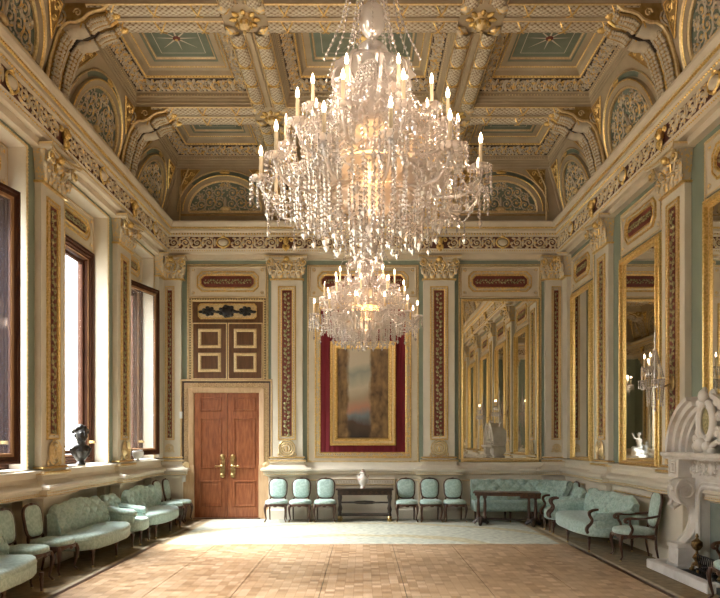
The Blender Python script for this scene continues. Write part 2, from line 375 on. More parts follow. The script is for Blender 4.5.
b = MB(); b.panel(-YE, -YR, 0, 6.13, 0, 'green_paint'); b.panel(-YE, -YR, 6.13, 9.1, 0, 'cream'); b.box(-YE-.3, -YR+.3, .02, .3, 0, 9.2, 'cream')
wr = st(b.build('wall_right', **WR))
b = MB(); b.panel(-W, W, 0, 6.13, 0, 'green_paint'); b.panel(-W, W, 6.13, 9.1, 0, 'cream'); b.box(-W-.3, W+.3, .02, .3, 0, 9.2, 'cream')
we = st(b.build('wall_end', **WE)); b.build('wall_behind', **WB)['kind'] = 'structure'

# ---- entablature with its scroll frieze
ENT = [(0, 6.13), (.12, 6.13), (.12, 6.24), (.20, 6.25), (.22, 6.30), (.25, 6.35, 'frieze_ground'), (.25, 6.62), (.30, 6.64), (.30, 6.70), (.33, 6.73), (.33, 6.79, 'gold'), (.355, 6.80, 'gold'), (.355, 6.825), (.38, 6.84), (.41, 6.91), (.41, 6.95), (-.05, 6.97)]
SCR = rinceau(.50, .27, 'gilt_cream', .024, fat=1.15)
def mascaron():
    b = MB(); b.ell((0, -.05, .02), (.065, .07, .10), 'gold', 8, 6); b.ell((0, -.11, 0), (.018, .03, .03), 'gold', 6, 4)
    for s in (-1, 1):
        b.tube(spiral(s*.12, .05, .06, 1.2, 0 if s < 0 else pi, -s, 10, -.03), .018, 'gold', 4); b.ell((s*.05, -.06, -.12), (.04, .03, .07), 'gold', 6, 4)
    b.ell((0, -.05, -.17), (.04, .04, .06), 'gold', 6, 4); return b
def medallion():
    b = MB(); b.ell((0, -.03, 0), (.12, .05, .085), 'cream', 10, 6); b.tube([(.15*cos(t*pi/8), -.03, .115*sin(t*pi/8)) for t in range(16)], .02, 'gold', 4, True)
    b.ell((0, -.03, .14), (.05, .03, .03), 'gold', 6, 4); b.ell((0, -.03, -.13), (.05, .03, .03), 'gold', 6, 4); return b
MASC, MEDA = mascaron(), medallion()
def entab(name, u0, u1, axes, mids, place):
    b = MB(); b.mold(ENT, u0, u1, 'cream', cap=False, e0=1, e1=-1)
    o = st(b.build(name, smooth=30, **place))
    b = MB(); b.beads((u0+.3, -.235, 6.30), (u1-.3, -.235, 6.30), .055, .016, 'gold'); b.beads((u0+.3, -.305, 6.67), (u1-.3, -.305, 6.67), .065, .026, 'gold', .9)
    b.beads((u0+.36, -.36, 6.812), (u1-.36, -.36, 6.812), .05, .012, 'gold'); b.build('bead_moulding', o)
    b = MB(); pts = sorted(axes+mids); prev = u0+.25
    for p in pts+[u1-.25]:
        e = p-.2 if p in pts else p; s_ = prev
        if e-s_ > .3: run(b, SCR, .50, s_, e, 6.485, .25)
        prev = p+.2
    for p in axes: b.merge(MASC, TR(p, -.25, 6.49))
    for p in mids: b.merge(MEDA, TR(p, -.25, 6.485))
    b.build('scroll_frieze', o, smooth=40); return o
mid = [c-1.535 for c in PC[:-1]]+[14.69]
entab('trim_1', YR, YE, PC, mid, WL); entab('trim_2', -YE, -YR, [-p for p in PC], [-p for p in mid], WR)
entab('trim_3', -W, W, [-1.8, 1.8], [-3.27, 0, 3.27], WE); entab('trim_4', -W, W, [-1.8, 1.8], [-3.27, 0, 3.27], WB)

# ---- dado with sill, returned round the pilaster pedestals
DADO = [(0, 1.42), (.13, 1.41), (.13, 1.375), (.06, 1.365), (.05, 1.30), (.08, 1.235), (.19, 1.205), (.22, 1.18), (.22, 1.145), (.155, 1.12), (.15, 1.06, 'gold_pale'), (.16, 1.045), (.10, 1.02), (.06, 1.0), (.05, .95), (.05, .24), (.09, .2), (.1, 0)]
DADE = [(0, 1.335), (.045, 1.325), (.055, 1.25), (.10, 1.20), (.13, 1.185), (.14, 1.17), (.14, 1.135), (.11, 1.11), (.10, 1.06, 'gold_pale'), (.09, 1.045), (.06, 1.02), (.05, .95), (.05, .24), (.09, .2), (.1, 0)]
DADL = DADO[:13]+[(-.2, 1.0), (-.2, 0)]
def dado(name, segs, place, prof=DADO, bn=.162):
    b = MB()
    for u0, u1 in segs: b.mold(prof, u0, u1, 'cream_white')
    o = st(b.build(name, smooth=30, **place)); b = MB()
    for u0, u1 in segs: b.beads((u0, -bn, 1.08), (u1, -bn, 1.08), .05, .013, 'gold_pale')
    b.build('bead_moulding', o); return o
dado('baseboard_left', [(YR, YE)], WL, DADL); dado('baseboard_right', [(-YE, -YR)], WR)
de = dado('baseboard_end', [(-W, -4.34), (-2.13, W)], WE, DADE, .112); dado('baseboard_behind', [(-W, W)], WB)
# framed dado panels on the end and right walls
b = MB()
for x0, x1 in ((-1.35, -.78), (.78, 1.35), (2.3, 4.2)): b.frame(x0, x1, .3, .93, [(0, .05), (.015, .075, 'gold_pale'), (.03, .075), (.05, .055)], 'cream')
b.build('dado_panel', de)
b = MB()
for p in PC[1:]+[14.9]:
    c = p+1.535 if p < 14 else p; hw = .95 if p < 14 else .5
    if abs(c-8.695) > 1: b.frame(-c-hw, -c+hw, .3, .93, [(0, .05), (.015, .08, 'gold'), (.035, .08), (.06, .055)], 'cream')
b.build('dado_panel', bpy.data.objects['baseboard_right'])
b = MB(); b.box(-.76, .76, -.09, -.05, .14, .98, 'cream')
for i in range(24): b.tube([(-.7+i*.061+.03*cos(t*pi/3), -.1, .87+.045*sin(t*pi/3)) for t in range(6)], .008, 'cream_white', 4, True)
b.frame(-.76, .76, .78, .96, [(0, .09), (.02, .11, 'gold_pale'), (.04, .09)], 'cream'); b.build('pierced_grille', de)

# ---- pilasters
def leaf(b, x, z, h, wd, mt, n=0, curl=.05):
    b.ell((x, -n-.01, z+h*.45), (wd*.5, .035, h*.5), mt, 6, 5); b.ell((x, -n-.03-curl, z+h*.92), (wd*.36, .035, h*.13), mt, 6, 4)
    for s in (-1, 1): b.ell((x+s*wd*.36, -n-.02, z+h*.55), (wd*.18, .03, h*.26), mt, 5, 4, RY(s*.35))
def capital(half=.37, vol=True):
    b = MB(); q = half/.37; K = 'gilt_cream'
    for z0, z1, a0, a1, n0, n1 in ((0, .03, .40, .40, .15, .15), (.03, .48, .345, .42, .11, .18)):
        v = [(s*a*q, -n if y else .02, z) for z, a, n in ((z0, a0, n0), (z1, a1, n1)) for s, y in ((-1, 0), (-1, 1), (1, 1), (1, 0))]
        b.add(v, [(0, 1, 5, 4), (1, 2, 6, 5), (2, 3, 7, 6), (4, 5, 6, 7), (3, 2, 1, 0)], 'gold' if z0 == 0 else K)
    for i in range(5): leaf(b, (-.30+.15*i)*q, .03, .2, .14*q, K, .12, .03)
    for i in range(4): leaf(b, (-.225+.15*i)*q, .14, .24, .14*q, K, .13, .05)
    for s in (-1, 1):
        b.tube(spiral(s*.40*q, .385, .10, 1.5, pi/2, s, 14, -.26), [.026-.001*i for i in range(15)], 'gold_pale', 5)
        b.tube([(s*.1*q, -.16, .15), (s*.22*q, -.18, .32), (s*.33*q, -.23, .46), (s*.40*q, -.26, .485)], .024, K, 5)
        b.tube([(s*.08*q, -.17, .2), (s*.13*q, -.2, .36), (s*.07*q, -.2, .43), (s*.03*q, -.2, .38)], .02, 'gold', 5)
        b.ell((s*.40*q, -.28, .385), (.035, .03, .035), 'gold', 6, 4); leaf(b, s*.39*q, .12, .22, .1, K, .16, .04)
    b.ell((0, -.2, .34), (.055*q, .06, .08), K, 8, 5); b.ell((0, -.22, .47), (.075*q, .07, .06), 'gold', 8, 5)
    N_ = 10; top = [(x*q, -(.33-.09*(1-(x/.5)**2))) for x in [(-.5+i/N_) for i in range(N_+1)]]
    for z0, z1, k, d in ((.48, .515, 'cream', .02), (.515, .55, 'gold_pale', 0)):
        v = [(x, y+d, z) for z in (z0, z1) for x, y in top]+[(x, .02, z) for z in (z0, z1) for x in (-.5*q, .5*q)]; n = N_+1
        b.add(v, [(i, i+1, n+i+1, n+i) for i in range(N_)]+[tuple(range(n))+(2*n+1, 2*n), tuple(range(n, 2*n))+(2*n+3, 2*n+2), (0, n, 2*n+2, 2*n), (n-1, 2*n-1, 2*n+3, 2*n+1)], k)
    return b
def shell(b, x, z, r, n, mt='gold_pale'):
    b.ell((x, -n, z), (r, .03, r*.95), 'cream', 12, 6)
    for k in (1, .72, .45): b.tube([(x+r*k*cos(t*pi/7), -n-.03, z+r*k*sin(t*pi/7)) for t in range(14)], r*.09, mt, 4, True)
    b.ell((x, -n-.03, z-.1*r), (r*.2, .03, r*.35), mt, 6, 4)
    for s in (-1, 1): b.tube(spiral(x+s*r*.95, z-r*.85, r*.25, 1, pi/2, -s, 8, -n-.01), r*.08, mt, 4)
VINE = vine(.42, .2, 'leaf_green')
def pil_parts(root, hw, fr, cx, name_shift=0):
    """the shaft's framed panel: gilt frame, red ground, climbing leaves, shell at the foot"""
    q = min(1, fr/.2); b = MB(); b.frame(cx-fr, cx+fr, 1.86, 5.50, [(0, .1), (.008*q, .125, 'gold'), (.025*q, .125), (.035*q, .112, 'cream'), (.075*q, .112), (.08*q, .125), (.095*q, .12), (.1*q, .095)], 'gold')
    b.framebeads(cx-fr+.055*q, cx+fr-.055*q, 1.9, 5.44, .118, .06, .018*q, 'gold_pale', False); shell(b, cx, 1.67, min(.19, fr*.9), .11); b.build('gilt_frame', root, smooth=30)
    b = MB(); k = fr-.095*q; b.panel(cx-k, cx+k, 1.86, 5.40, .102, 'oxblood')
    for i in range(8): b.merge(VINE, TR(cx, -.102, 1.92+i*.43) @ SC(k/.12, 1, 1))
    b.build('foliage_panel', root, smooth=40)
BASE = [(.10, 1.475), (.145, 1.465, 'gold'), (.155, 1.44, 'gold_pale'), (.12, 1.425), (.115, 1.405), (.165, 1.395, 'gold_pale'), (.185, 1.37, 'gold_pale'), (.18, 1.35), (.135, 1.335), (.14, 1.27), (.22, 1.205)]
def ped(b, x0, x1, f=None, left=True, right=True):
    pr = [(n+.11, z) + ((k[0],) if (k := p[2:]) else ()) for p in DADO[6:] for n, z in [p[:2]]]
    prof = [(n, z)+(tuple(k)) for (n, z, *k) in BASE] + pr
    for i in range(len(prof)-1):                    # the moulding returns round the corners
        p, q = prof[i], prof[i+1]; k = p[2] if len(p) > 2 else 'cream_white'
        def R(n): d = n-.10; return [(x0-d, .02), (x0-d, -n), (x1+d, -n), (x1+d, .02)]
        A = R(p[0]); B = R(q[0]); b.add([(x, y, p[1]) for x, y in A]+[(x, y, q[1]) for x, y in B], [(0, 1, 5, 4), (1, 2, 6, 5), (2, 3, 7, 6)], k)
    b.beads((x0-.16, -.272, 1.09), (x1+.16, -.272, 1.09), .05, .014, 'gold_pale'); b.beads((x0-.06, -.188, 1.385), (x1+.06, -.188, 1.385), .045, .012, 'gold')
def make_pilaster(name, place_root):
    b = MB(); b.box(-.37, .37, -.1, .02, 1.44, 5.66, 'cream_white'); root = st(b.build(name)); 
    root.location, root.rotation_euler = place_root
    pil_parts(root, .37, .215, 0)
    b = MB(); ped(b, -.37, .37); b.build('pedestal', root, smooth=30)
    b = capital(); b.build('capital', root, loc=(0, 0, 5.64), smooth=45); return root
k = 5
p0 = make_pilaster('trim_5', ((-1.8, YE, 0), (0, 0, 0)))
def putpil(loc, rz):
    global k
    k += 1; c = dup(p0, None, loc, rz); c.name = 'trim_%d' % k
putpil((1.8, YE, 0), 0)
for p in PC: putpil((-W, p, 0), pi/2); putpil((W, p, 0), -pi/2)
for x in (-1.8, 1.8): putpil((x, YR, 0), pi)
def corner(name, s):
    b = MB(); x0, x1 = (-4.82, -4.31) if s < 0 else (4.31, 4.82)
    b.box(x0, x1, -.1, .02, 1.44, 5.66, 'cream_white'); a = (-4.82, -4.72) if s < 0 else (4.72, 4.82); b.box(*a, -.45, 0, 1.44, 5.66, 'cream_white')
    r = st(b.build(name, loc=(0, YE, 0))); pil_parts(r, 0, .105, s*4.57)
    b = MB(); ped(b, *( (-4.9, -4.31) if s < 0 else (4.31, 4.9))); b.build('pedestal', r, smooth=30)
    b = MB(); 
    b.T = Matrix.Translation((s*4.82, 0, 0)) @ RZ(-s*pi/2); ped(b, -.05 if s > 0 else -.45+0, .45 if s > 0 else .05) if False else None
    b = capital(.25); b.build('capital', r, loc=(s*4.5, -.0, 5.64), smooth=45)
    b = capital(.2); b.build('capital', r, loc=(s*4.79, -.26, 5.64), rot=(0, 0, -s*pi/2), smooth=45)
corner('trim_40', -1); corner('trim_41', 1)

# ---- head panels: octagonal red field in a gilt cream frame
def head_panel(b, x0, x1, z0, z1, n):
    b.panel(x0, x1, z0, z1, n, 'cream'); i = .14
    if x1-x0 > 1.2: i = .17
    a = (x0+i, x1-i, z0+.12, z1-.10)
    b.frame(*a, [(0, n), (.01, n+.03, 'gold'), (.03, n+.03), (.035, n+.015, 'gilt_cream'), (.08, n+.02), (.09, n+.035), (.11, n+.03, 'gold'), (.12, n+.005)], 'gold', ch=.12)
    b.panel(a[0]+.12, a[1]-.12, a[2]+.12, a[3]-.12, n+.006, 'oxblood', ch=.07)
    zc = (a[2]+a[3])/2; L_ = a[1]-a[0]-.34; k = max(2, round(L_/.28)); VH = vine(.28, .15, 'leaf_green')
    for q in range(k): b.merge(VH, TR(a[0]+.17+q*L_/k, -n-.01, zc) @ RY(pi/2) @ SC(1, 1, L_/k/.28))
    for x in (x0+.09, x1-.09):
        for z in (z0+.1, z1-.08): b.tube([(x+.035*cos(t*pi/4), -n-.01, z+.035*sin(t*pi/4)) for t in range(8)], .012, 'gilt_cream', 4, True); b.ell((x, -n-.01, z), (.016, .015, .016), 'gold', 5, 3)
    b.frame(x0, x1, z0, z1, [(-.02, n), (-.01, n+.02, 'gold_pale'), (.01, n+.02), (.02, n)], 'cream')

# ---- windows on the left
def make_window(i, c, l, r_, open_leaf=False):
    b = MB(); l += 0; n = -.27; root = empty('window_%d' % i, (-W, c, 0), pi/2); st(root)
    b.box(l-.0, l+.001, 0, .5, ZO0, ZO1, 'cream_white'); b.box(r_-.001, r_, 0, .5, ZO0, ZO1, 'cream_white'); b.box(l, r_, 0, .5, ZO1-.001, ZO1, 'cream_white')
    b.box(l, r_, -.05, .44, ZO0-.06, ZO0+.02, 'cream_white'); b.build('reveal', root)
    b = MB(); b.framebeads(l-.02, r_+.02, ZO0, ZO1+.02, .012, .05, .02, 'gold_pale', False); b.frame(l-.04, r_+.04, ZO0-.3, ZO1+.04, [(0, 0), (.01, .015), (.035, .015), (.04, -.02)], 'gold_pale'); b.build('bead_frame', root)
    b = MB(); b.box(l, r_, .285, .5, 5.32, ZO1+.05, 'cream'); b.panel(l, r_, 5.32, ZO1, -.28, 'cream'); head_panel(b, l+.03, r_-.03, 5.40, ZO1-.03, n); b.build('head_panel', root, smooth=30)
    b = MB(); b.frame(l+.0, r_-.0, 1.44, 5.37, [(0, -.27), (.01, -.24), (.05, -.24), (.06, -.27), (.10, -.27), (.115, -.30), (.14, -.30, 'window_oak'), (.15, -.315), (.16, -.36), (.16, -.5)], 'window_wood')
    b.box(l, r_, .27, .5, 1.40, 1.47, 'window_oak'); b.build('window_frame', root)
    m_ = (l+r_)/2; g0, g1 = 1.61, 5.2
    for a0, a1 in (((l+.17, m_-.0), (m_+.0, r_-.17)) if c > 14 else ((l+.15, r_-.15),)):
        b = MB(); b.frame(a0, a1, g0, g1, [(0, -.40), (.0, -.38), (.06, -.38), (.07, -.40), (.07, -.44)], 'window_wood'); sash = b.build('sash', root)
        b = MB(); b.box(a0+.07, a1-.07, .42, .425, g0+.07, g1-.07, 'glass_pane'); b.build('glass', sash)
    if open_leaf:                                    # tall casement swung a little way into the room
        wd = open_leaf; b = MB(); b.frame(0, wd, 1.53, 5.28, [(0, -.05), (0, .02), (.015, .03), (.05, .03), (.06, .01), (.09, .01), (.10, 0), (.10, -.002, 'window_oak'), (.14, -.002, 'window_oak'), (.15, -.02), (.15, -.05), (0, -.05)], 'window_wood')
        sash = b.build('casement', root, loc=(l+.04, .24, 0), rot=(0, 0, -radians(15 if c > 14 else 12))); b = MB(); b.box(.15, wd-.15, .03, .035, 1.68, 5.13, 'glass_pane' if c > 14 else 'reflection_tint_glass'); b.build('glass', sash)
    b = MB(); b.tube([(m_-.02, .38, 1.75), (m_-.02, .33, 1.75), (m_-.1, .32, 1.75)], .014, 'brass', 6); b.build('latch', root)
    b = MB(); b.box(r_-.13, r_-.09, .22, .3, 1.80, 1.85, 'brass'); b.ell((r_-.12, .2, 1.82), .03, 'brass', 8, 5); b.build('knob', root)
for i, (c, l, r_) in enumerate(sorted(wins, reverse=True)): make_window(i+1, c, l, r_, 1.48 if c > 14 else 1.50 if 8 < c < 9 else 0)

# ---- mirrors
MIR = {}
def make_mirror(wd, z0=1.36, z1=5.2, q=1):
    h = wd/2; root = empty('wall_mirror'); b = MB()
    b.frame(-h, h, z0, z1, [(i*q, n*q, k) for i, n, k in [(0, 0, 'gold'), (.0, .05, 'gold'), (.02, .06, 'gold'), (.03, .05, 'gold_pale'), (.055, .05, 'gold'), (.06, .075, 'gold'), (.075, .085, 'gold'), (.09, .075, 'gold'), (.1, .03, 'gold_pale'), (.115, .03, 'gold'), (.12, .02, 'gold')]], 'gold')
    b.framebeads(-h+.045*q, h-.045*q, z0+.045*q, z1-.045*q, .055*q, .06, .018*q, 'gold'); b.build('gilt_frame', root, smooth=25)
    b = MB(); b.panel(-h+.11*q, h-.11*q, z0+.11*q, z1-.11*q, .022*q, 'mirror_glass'); b.build('mirror_glass', root); return root
def bay_trim(b, c, hw):
    b.frame(c-hw-.03, c+hw+.03, 1.40, 6.05, [(0, 0), (.01, .02), (.03, .02), (.04, .0)], 'gold_pale'); b.framebeads(c-hw, c+hw, 1.42, 6.03, .02, .05, .015, 'gold_pale', False)
bt = MB(); mroot = None; first = None
LAB = {11.765: 'tall gilt framed mirror on the right wall between the corner sofa end and the fireplace', 8.695: 'tall gilt framed mirror rising behind the marble fireplace'}
for j, c in enumerate([14.75]+[p-1.535 for p in PC[:-1]]):
    if c < 14: c -= .11
    hw = .85 if c < 14 else .72
    b = MB(); bay_trim(b, -c, hw); head_panel(b, -c-hw+.03, -c+hw-.03, 5.27, 5.99, .012)
    o = b.build('head_panel', wr, smooth=30)
    if j == 0: m_ = make_mirror(1.42); lab = 'narrow gilt framed mirror on the right wall nearest the far corner'
    elif j == 1: m_ = first = make_mirror(1.70, q=1.15); lab = LAB[11.765]
    else: m_ = dup(first); lab = LAB.get(round(c+.11, 3), 'tall gilt right wall mirror behind the camera, %s to the fireplace' % ('nearest', 'second', 'farthest')[j-3] if j > 2 else LAB[8.695])
    m_.location = (W, c, 0); m_.rotation_euler = (0, 0, -pi/2); tag(m_, lab, 'mirror', 'tall gilt wall mirrors')
m_ = make_mirror(1.86, 1.34, 5.22, .5); m_.location = (3.26, YE, 0); tag(m_, 'tall gilt framed mirror on the end wall right of the painting', 'mirror', 'tall gilt wall mirrors')
b = MB(); bay_trim(b, 3.26, .96); head_panel(b, 2.33, 4.19, 5.26, 5.98, .01); b.build('head_panel', we, smooth=30)
# door bay
b = MB(); bay_trim(b, -3.22, .94); head_panel(b, -4.13, -2.31, 5.26, 5.98, .01); b.build('head_panel', we, smooth=30)
# centre bay: cream panel, gilt border, crimson velvet
b = MB(); b.frame(-1.33, 1.33, 1.33, 6.03, [(0, 0), (.01, .02), (.03, .02), (.04, .01)], 'gold_pale'); b.framebeads(-1.3, 1.3, 1.44, 6.0, .02, .05, .015, 'gold_pale', False); b.panel(-1.29, 1.29, 1.33, 6.0, .008, 'cream')
head_panel(b, -1.26, 1.26, 5.26, 5.98, .014)
b.frame(-1.15, 1.15, 1.43, 5.12, [(0, .01), (.01, .035), (.03, .035), (.04, .02, 'gilt_cream'), (.11, .02), (.12, .04), (.14, .03), (.145, .01)], 'gold')
b.framebeads(-1.075, 1.075, 1.505, 5.045, .028, .055, .02, 'gold_pale'); b.build('bay_panel', we, smooth=30)
b = MB(); n = 60
for i in range(n):
    xa, xb = -1.01+2.02*i/n, -1.01+2.02*(i+1)/n; f = lambda x: .018+.006*sin(x*52)
    b.add([(xa, -f(xa), 1.57), (xb, -f(xb), 1.57), (xb, -f(xb), 4.98), (xa, -f(xa), 4.98)], [(0, 1, 2, 3)], 'velvet')
o = b.build('velvet_hanging', we, smooth=60)
# painting
root = empty('framed_painting', (0, YE-.03, 0)); tag(root, 'large gilt framed oil painting on crimson velvet in the middle of the end wall', 'painting')
b = MB(); b.frame(-.78, .78, 1.73, 4.2, [(0, 0), (0, .07), (.02, .1), (.045, .1), (.06, .07, 'gold_pale'), (.1, .06), (.12, .085), (.15, .08), (.17, .05), (.19, .02)], 'gold')
b.framebeads(-.765, .765, 1.745, 4.185, .1, .05, .018, 'gold'); b.build('gilt_frame', root, smooth=25)
b = MB(); b.box(-.6, .6, -.03, -.005, 1.91, 4.02, 'canvas'); b.build('canvas', root)

# ---- doors on the end wall
def doorleaf(root, x0, x1, z0, z1, n, panels, mt, pm, name='door_leaf'):
    b = MB(); b.box(x0, x1, -n, -n+.05, z0, z1, mt)
    for a0, a1, c0, c1 in panels: b.frame(a0, a1, c0, c1, [(0, n+.001), (.012, n+.014, pm), (.035, n+.014, pm), (.045, n-.012, 'dark_mahogany'), (.062, n-.012, mt), (.09, n+.004, mt), (.11, n+.004, mt)], mt); b.panel(a0+.11, a1-.11, c0+.11, c1-.11, n+.004, mt)
    return b.build(name, root)
D = st(empty('door_1', (0, YE, 0)))
for x0, x1, s in ((-4.0, -3.215, 1), (-3.205, -2.42, -1)):
    a, e = x0+.13, x1-.13
    lf = doorleaf(D, x0, x1, .02, 2.98, .05, [(a, e, .28, .90), (a, e, 1.18, 2.38), (a, e, 2.54, 2.87)], 'mahogany', 'mahogany')
    hx = -3.335 if s > 0 else -3.085
    b = MB(); b.box(hx-.055, hx+.055, -.062, -.05, .98, 1.5, 'brass'); b.ell((hx, -.07, 1.02), (.06, .03, .06), 'brass', 8, 5); b.ell((hx, -.07, 1.46), (.06, .03, .07), 'brass', 8, 5)
    b.tube([(hx, -.06, 1.24), (hx, -.13, 1.24), (hx-s*.13, -.13, 1.24)], .02, 'brass', 8); b.ell((hx-s*.14, -.13, 1.24), .03, 'brass', 8, 5); b.ell((hx, -.12, 1.24), (.045, .03, .045), 'brass', 8, 5); b.build('door_handle', lf)
b = MB(); x0, x1, zt = -4.33, -2.14, 3.30
b.frame(x0, x1, -.5, zt, [(0, 0), (0, .1), (.02, .11, 'gold_pale'), (.035, .11), (.05, .085, 'ebony'), (.085, .075), (.19, .075, 'gold_pale'), (.2, .1), (.22, .1, 'pale_wood'), (.30, .08), (.325, .06), (.325, 0)], 'pale_wood')
for xx in (x0+.0, x1-.33): b.box(xx, xx+.33, -.115, -.02, 0, 1.27, 'pale_wood')
b.build('door_casing', D)
b = MB(); SM = rinceau(.24, .10, 'gold_pale', .006, 4, 8)
run(b, SM, .24, x0+.2, x1-.2, zt-.135, .085)
for xx in (x0+.14, x1-.14):
    for i in range(7): b.merge(SM, TR(xx, -.085, 1.33+i*.25) @ RY(-pi/2))
    b.ell((xx, -.12, 1.25), (.1, .03, .1), 'gold_pale', 10, 5)
b.build('inlay_band', D)
b = MB(); b.box(-4.0, -2.42, -.16, 0, 0, .02, 'walnut'); b.build('threshold', D)
D2 = st(empty('door_2', (0, YE, 0)))
b = MB(); b.panel(-4.14, -2.29, 3.30, 5.24, .02, 'dark_mahogany'); b.frame(-4.14, -2.29, 3.2, 5.24, [(0, .02), (.0, .05), (.02, .05, 'ebony'), (.05, .05), (.07, .05, 'gold_pale'), (.085, .04), (.09, .02)], 'gold_pale')
b.framebeads(-4.10, -2.33, 3.32, 5.2, .055, .06, .02, 'gold_pale', False); b.build('gilt_surround', D2)
for x0, x1 in ((-4.05, -3.225), (-3.205, -2.38)):
    b = MB(); b.box(x0, x1, -.06, -.03, 3.32, 4.63, 'dark_mahogany'); b.frame(x0, x1, 3.3, 4.64, [(0, .06), (0, .07), (.02, .07), (.025, .06)], 'gold_pale')
    for z0 in (3.47, 4.04): b.frame(x0+.14, x1-.14, z0, z0+.46, [(0, .06), (.01, .08), (.05, .085), (.075, .065, 'dark_mahogany'), (.08, .06)], 'gold_pale')
    b.build('cupboard_door', D2)
b = MB(); b.panel(-3.92, -2.52, 4.73, 5.10, .045, 'gold_pale', ch=.06); b.frame(-3.92, -2.52, 4.73, 5.10, [(0, .03), (.0, .06), (.02, .06), (.03, .045)], 'gold', ch=.06)
for x, r in ((-3.66, .12), (-3.22, .17), (-2.78, .12)):
    b.ell((x, -.06, 4.91), (r, .04, r*.85), 'bronze', 10, 6)
    for a in range(7): b.ell((x+r*cos(a*.9), -.08, 4.91+r*.7*sin(a*.9)), (.05, .03, .04), 'bronze', 6, 4)
for x in (-3.44, -3.0, -3.84, -2.6): b.ell((x, -.055, 4.9), (.09, .02, .035), 'bronze', 6, 4)
b.build('carved_plaque', D2, smooth=50)
for i, (x, z) in enumerate(((-4.3, 2.45), (-4.22, .95))):
    b = MB(); b.box(x-.035, x+.035, -.16 if i == 0 else -.2, -.1, z-.08, z+.08, 'switch_white', .006); b.box(x-.012, x+.012, -.17 if i == 0 else -.21, -.15, z-.02, z+.02, 'switch_white')
    o = b.build('light_switch', loc=(0, YE, 0)); tag(o, ('white switch box on the left side of the door casing at head height', 'white switch box low on the pedestal left of the wooden door')[i], 'switch')

# ---- ceiling
b = MB(); b.box(-W-.3, W+.3, YR-.3, YE+.3, 8.96, 9.1, 'vault_cream'); ceil = st(b.build('ceiling'))
# cove bays with lunettes
def arcpts(cx, cz, a, bb, y, n=18, t0=0, t1=pi): return [(cx+a*cos(t0+(t1-t0)*i/n), y, cz+bb*sin(t0+(t1-t0)*i/n)) for i in range(n+1)]
SCL = rinceau(.44, .40, 'gilt_stucco', .02, 4, 12)
def cove_bay(wd, h, a):  # noqa
    """slanting cove compartment: lunette with scrolls, arch, corner spandrels"""
    b = MB(); z0 = .33; bb = .70; K = 'vault_cream'
    b.panel(-wd/2, wd/2, 0, h, 0, K); b.box(-wd/2, wd/2, -.05, 0, 0, .06, K); b.box(-wd/2, wd/2, -.035, 0, .24, .27, 'ochre')
    b.add([(0, -.006, z0)]+arcpts(0, z0, a, bb, -.006), [(0, i, i+1) for i in range(1, 19)], 'ceiling_green')
    A = arcpts(0, z0, a+.02, bb+.02, -.07); B = arcpts(0, z0, a+.13, bb+.12, -.07); A2 = arcpts(0, z0, a+.02, bb+.02, 0); B2 = arcpts(0, z0, a+.13, bb+.12, 0)
    for p, q in ((A2, A), (A, B), (B, B2)): b.add(p+q, [(i, i+1, 20+i, 19+i) for i in range(18)], K)
    b.tube(arcpts(0, z0, a, bb, -.04), .03, 'gold_pale', 5); b.tube(arcpts(0, z0, a+.13, bb+.12, -.075), .014, 'gold', 4)
    A = arcpts(0, z0, a+.15, bb+.15, -.01, 12, .25*pi, .75*pi); B = arcpts(0, z0, a+.25, bb+.22, -.01, 12, .25*pi, .75*pi)
    b.add(A+B, [(i, i+1, 14+i, 13+i) for i in range(12)], 'ceiling_green'); b.tube(arcpts(0, z0, a+.27, bb+.245, -.02), .018, 'gold_pale', 4); b.ell((0, -.03, z0+bb+.19), (.13, .03, .035), 'gold', 8, 4)
    b.box(-a, a, -.05, 0, z0-.03, z0+.02, 'gold_pale')
    for s in (-1, 1):
        for x, z, q in ((.17, .26, .14), (.42, .30, .15), (.66, .22, .13), (.20, .62, .13), (.45, .63, .11), (.86, .12, .08), (.68, .50, .07), (.07, .84, .07)):
            x *= a; z *= bb; q *= 1 if a < 1 else 1.15
            b.tube(spiral(s*x, z0+z, q, 1.6, pi/2*s, -s, 14, -.02), [.02*(1-.04*i) for i in range(15)], 'gilt_stucco', 4); b.ell((s*x, -.02, z0+z), (.03, .02, .03), 'gold_pale', 5, 3)
            for t in range(7): b.ell((s*x+q*1.05*cos(t*.9), -.015, z0+z+q*1.05*sin(t*.9)), (.035, .012, .018), 'vault_stucco', 5, 3, RY(-t*.9-.6))
        t = [(s*(wd/2-.07), h-.06), (s*(wd/2-.07), h-.06-.52), (s*(wd/2-.52), h-.06)]
        b.add([(x, -.012, z) for x, z in t], [(0, 1, 2)], 'ochre'); b.tube([(x, -.02, z) for x, z in t], .014, 'gold', 4, True)
        for x, z, r in ((.18, .17, .09), (.16, .33, .06), (.33, .15, .06)): b.tube(spiral(s*(wd/2-x), h-z, r, 1.3, 0, s, 9, -.025), .014, 'gold', 4)
    b.ell((0, -.03, z0+.22), (.035, .03, .12), 'gilt_stucco', 7, 6); b.ell((0, -.05, z0+.06), (.12, .05, .06), 'gold_pale', 8, 5)
    return b
ts = atan2(.43, 8.29-6.95); te = atan2(.15, 8.29-6.95); hs = sqrt(.43**2+1.34**2); he = sqrt(.15**2+1.34**2)
def cove(parent_place, bays, ang, h, u0, u1, in0):
    b = MB(); b.T = TR(0, 0, 6.95) @ RX(ang); b.panel(u0, u1, -.02, h, -.012, 'vault_cream'); root = b.build('cove', ceil, **parent_place)
    for c, wd, a in bays:
        key = (round(wd, 2), round(h, 2))
        if key not in MIR: MIR[key] = cove_bay(wd, h, a).build('lunette_panel', root, smooth=35); o = MIR[key]
        else: o = MIR[key].copy(); C.objects.link(o); o.parent = root
        o.location = (c, 0, 6.95); o.rotation_euler = (ang, 0, 0)
    return root
sb = [p-1.535 for p in PC[:-1]]
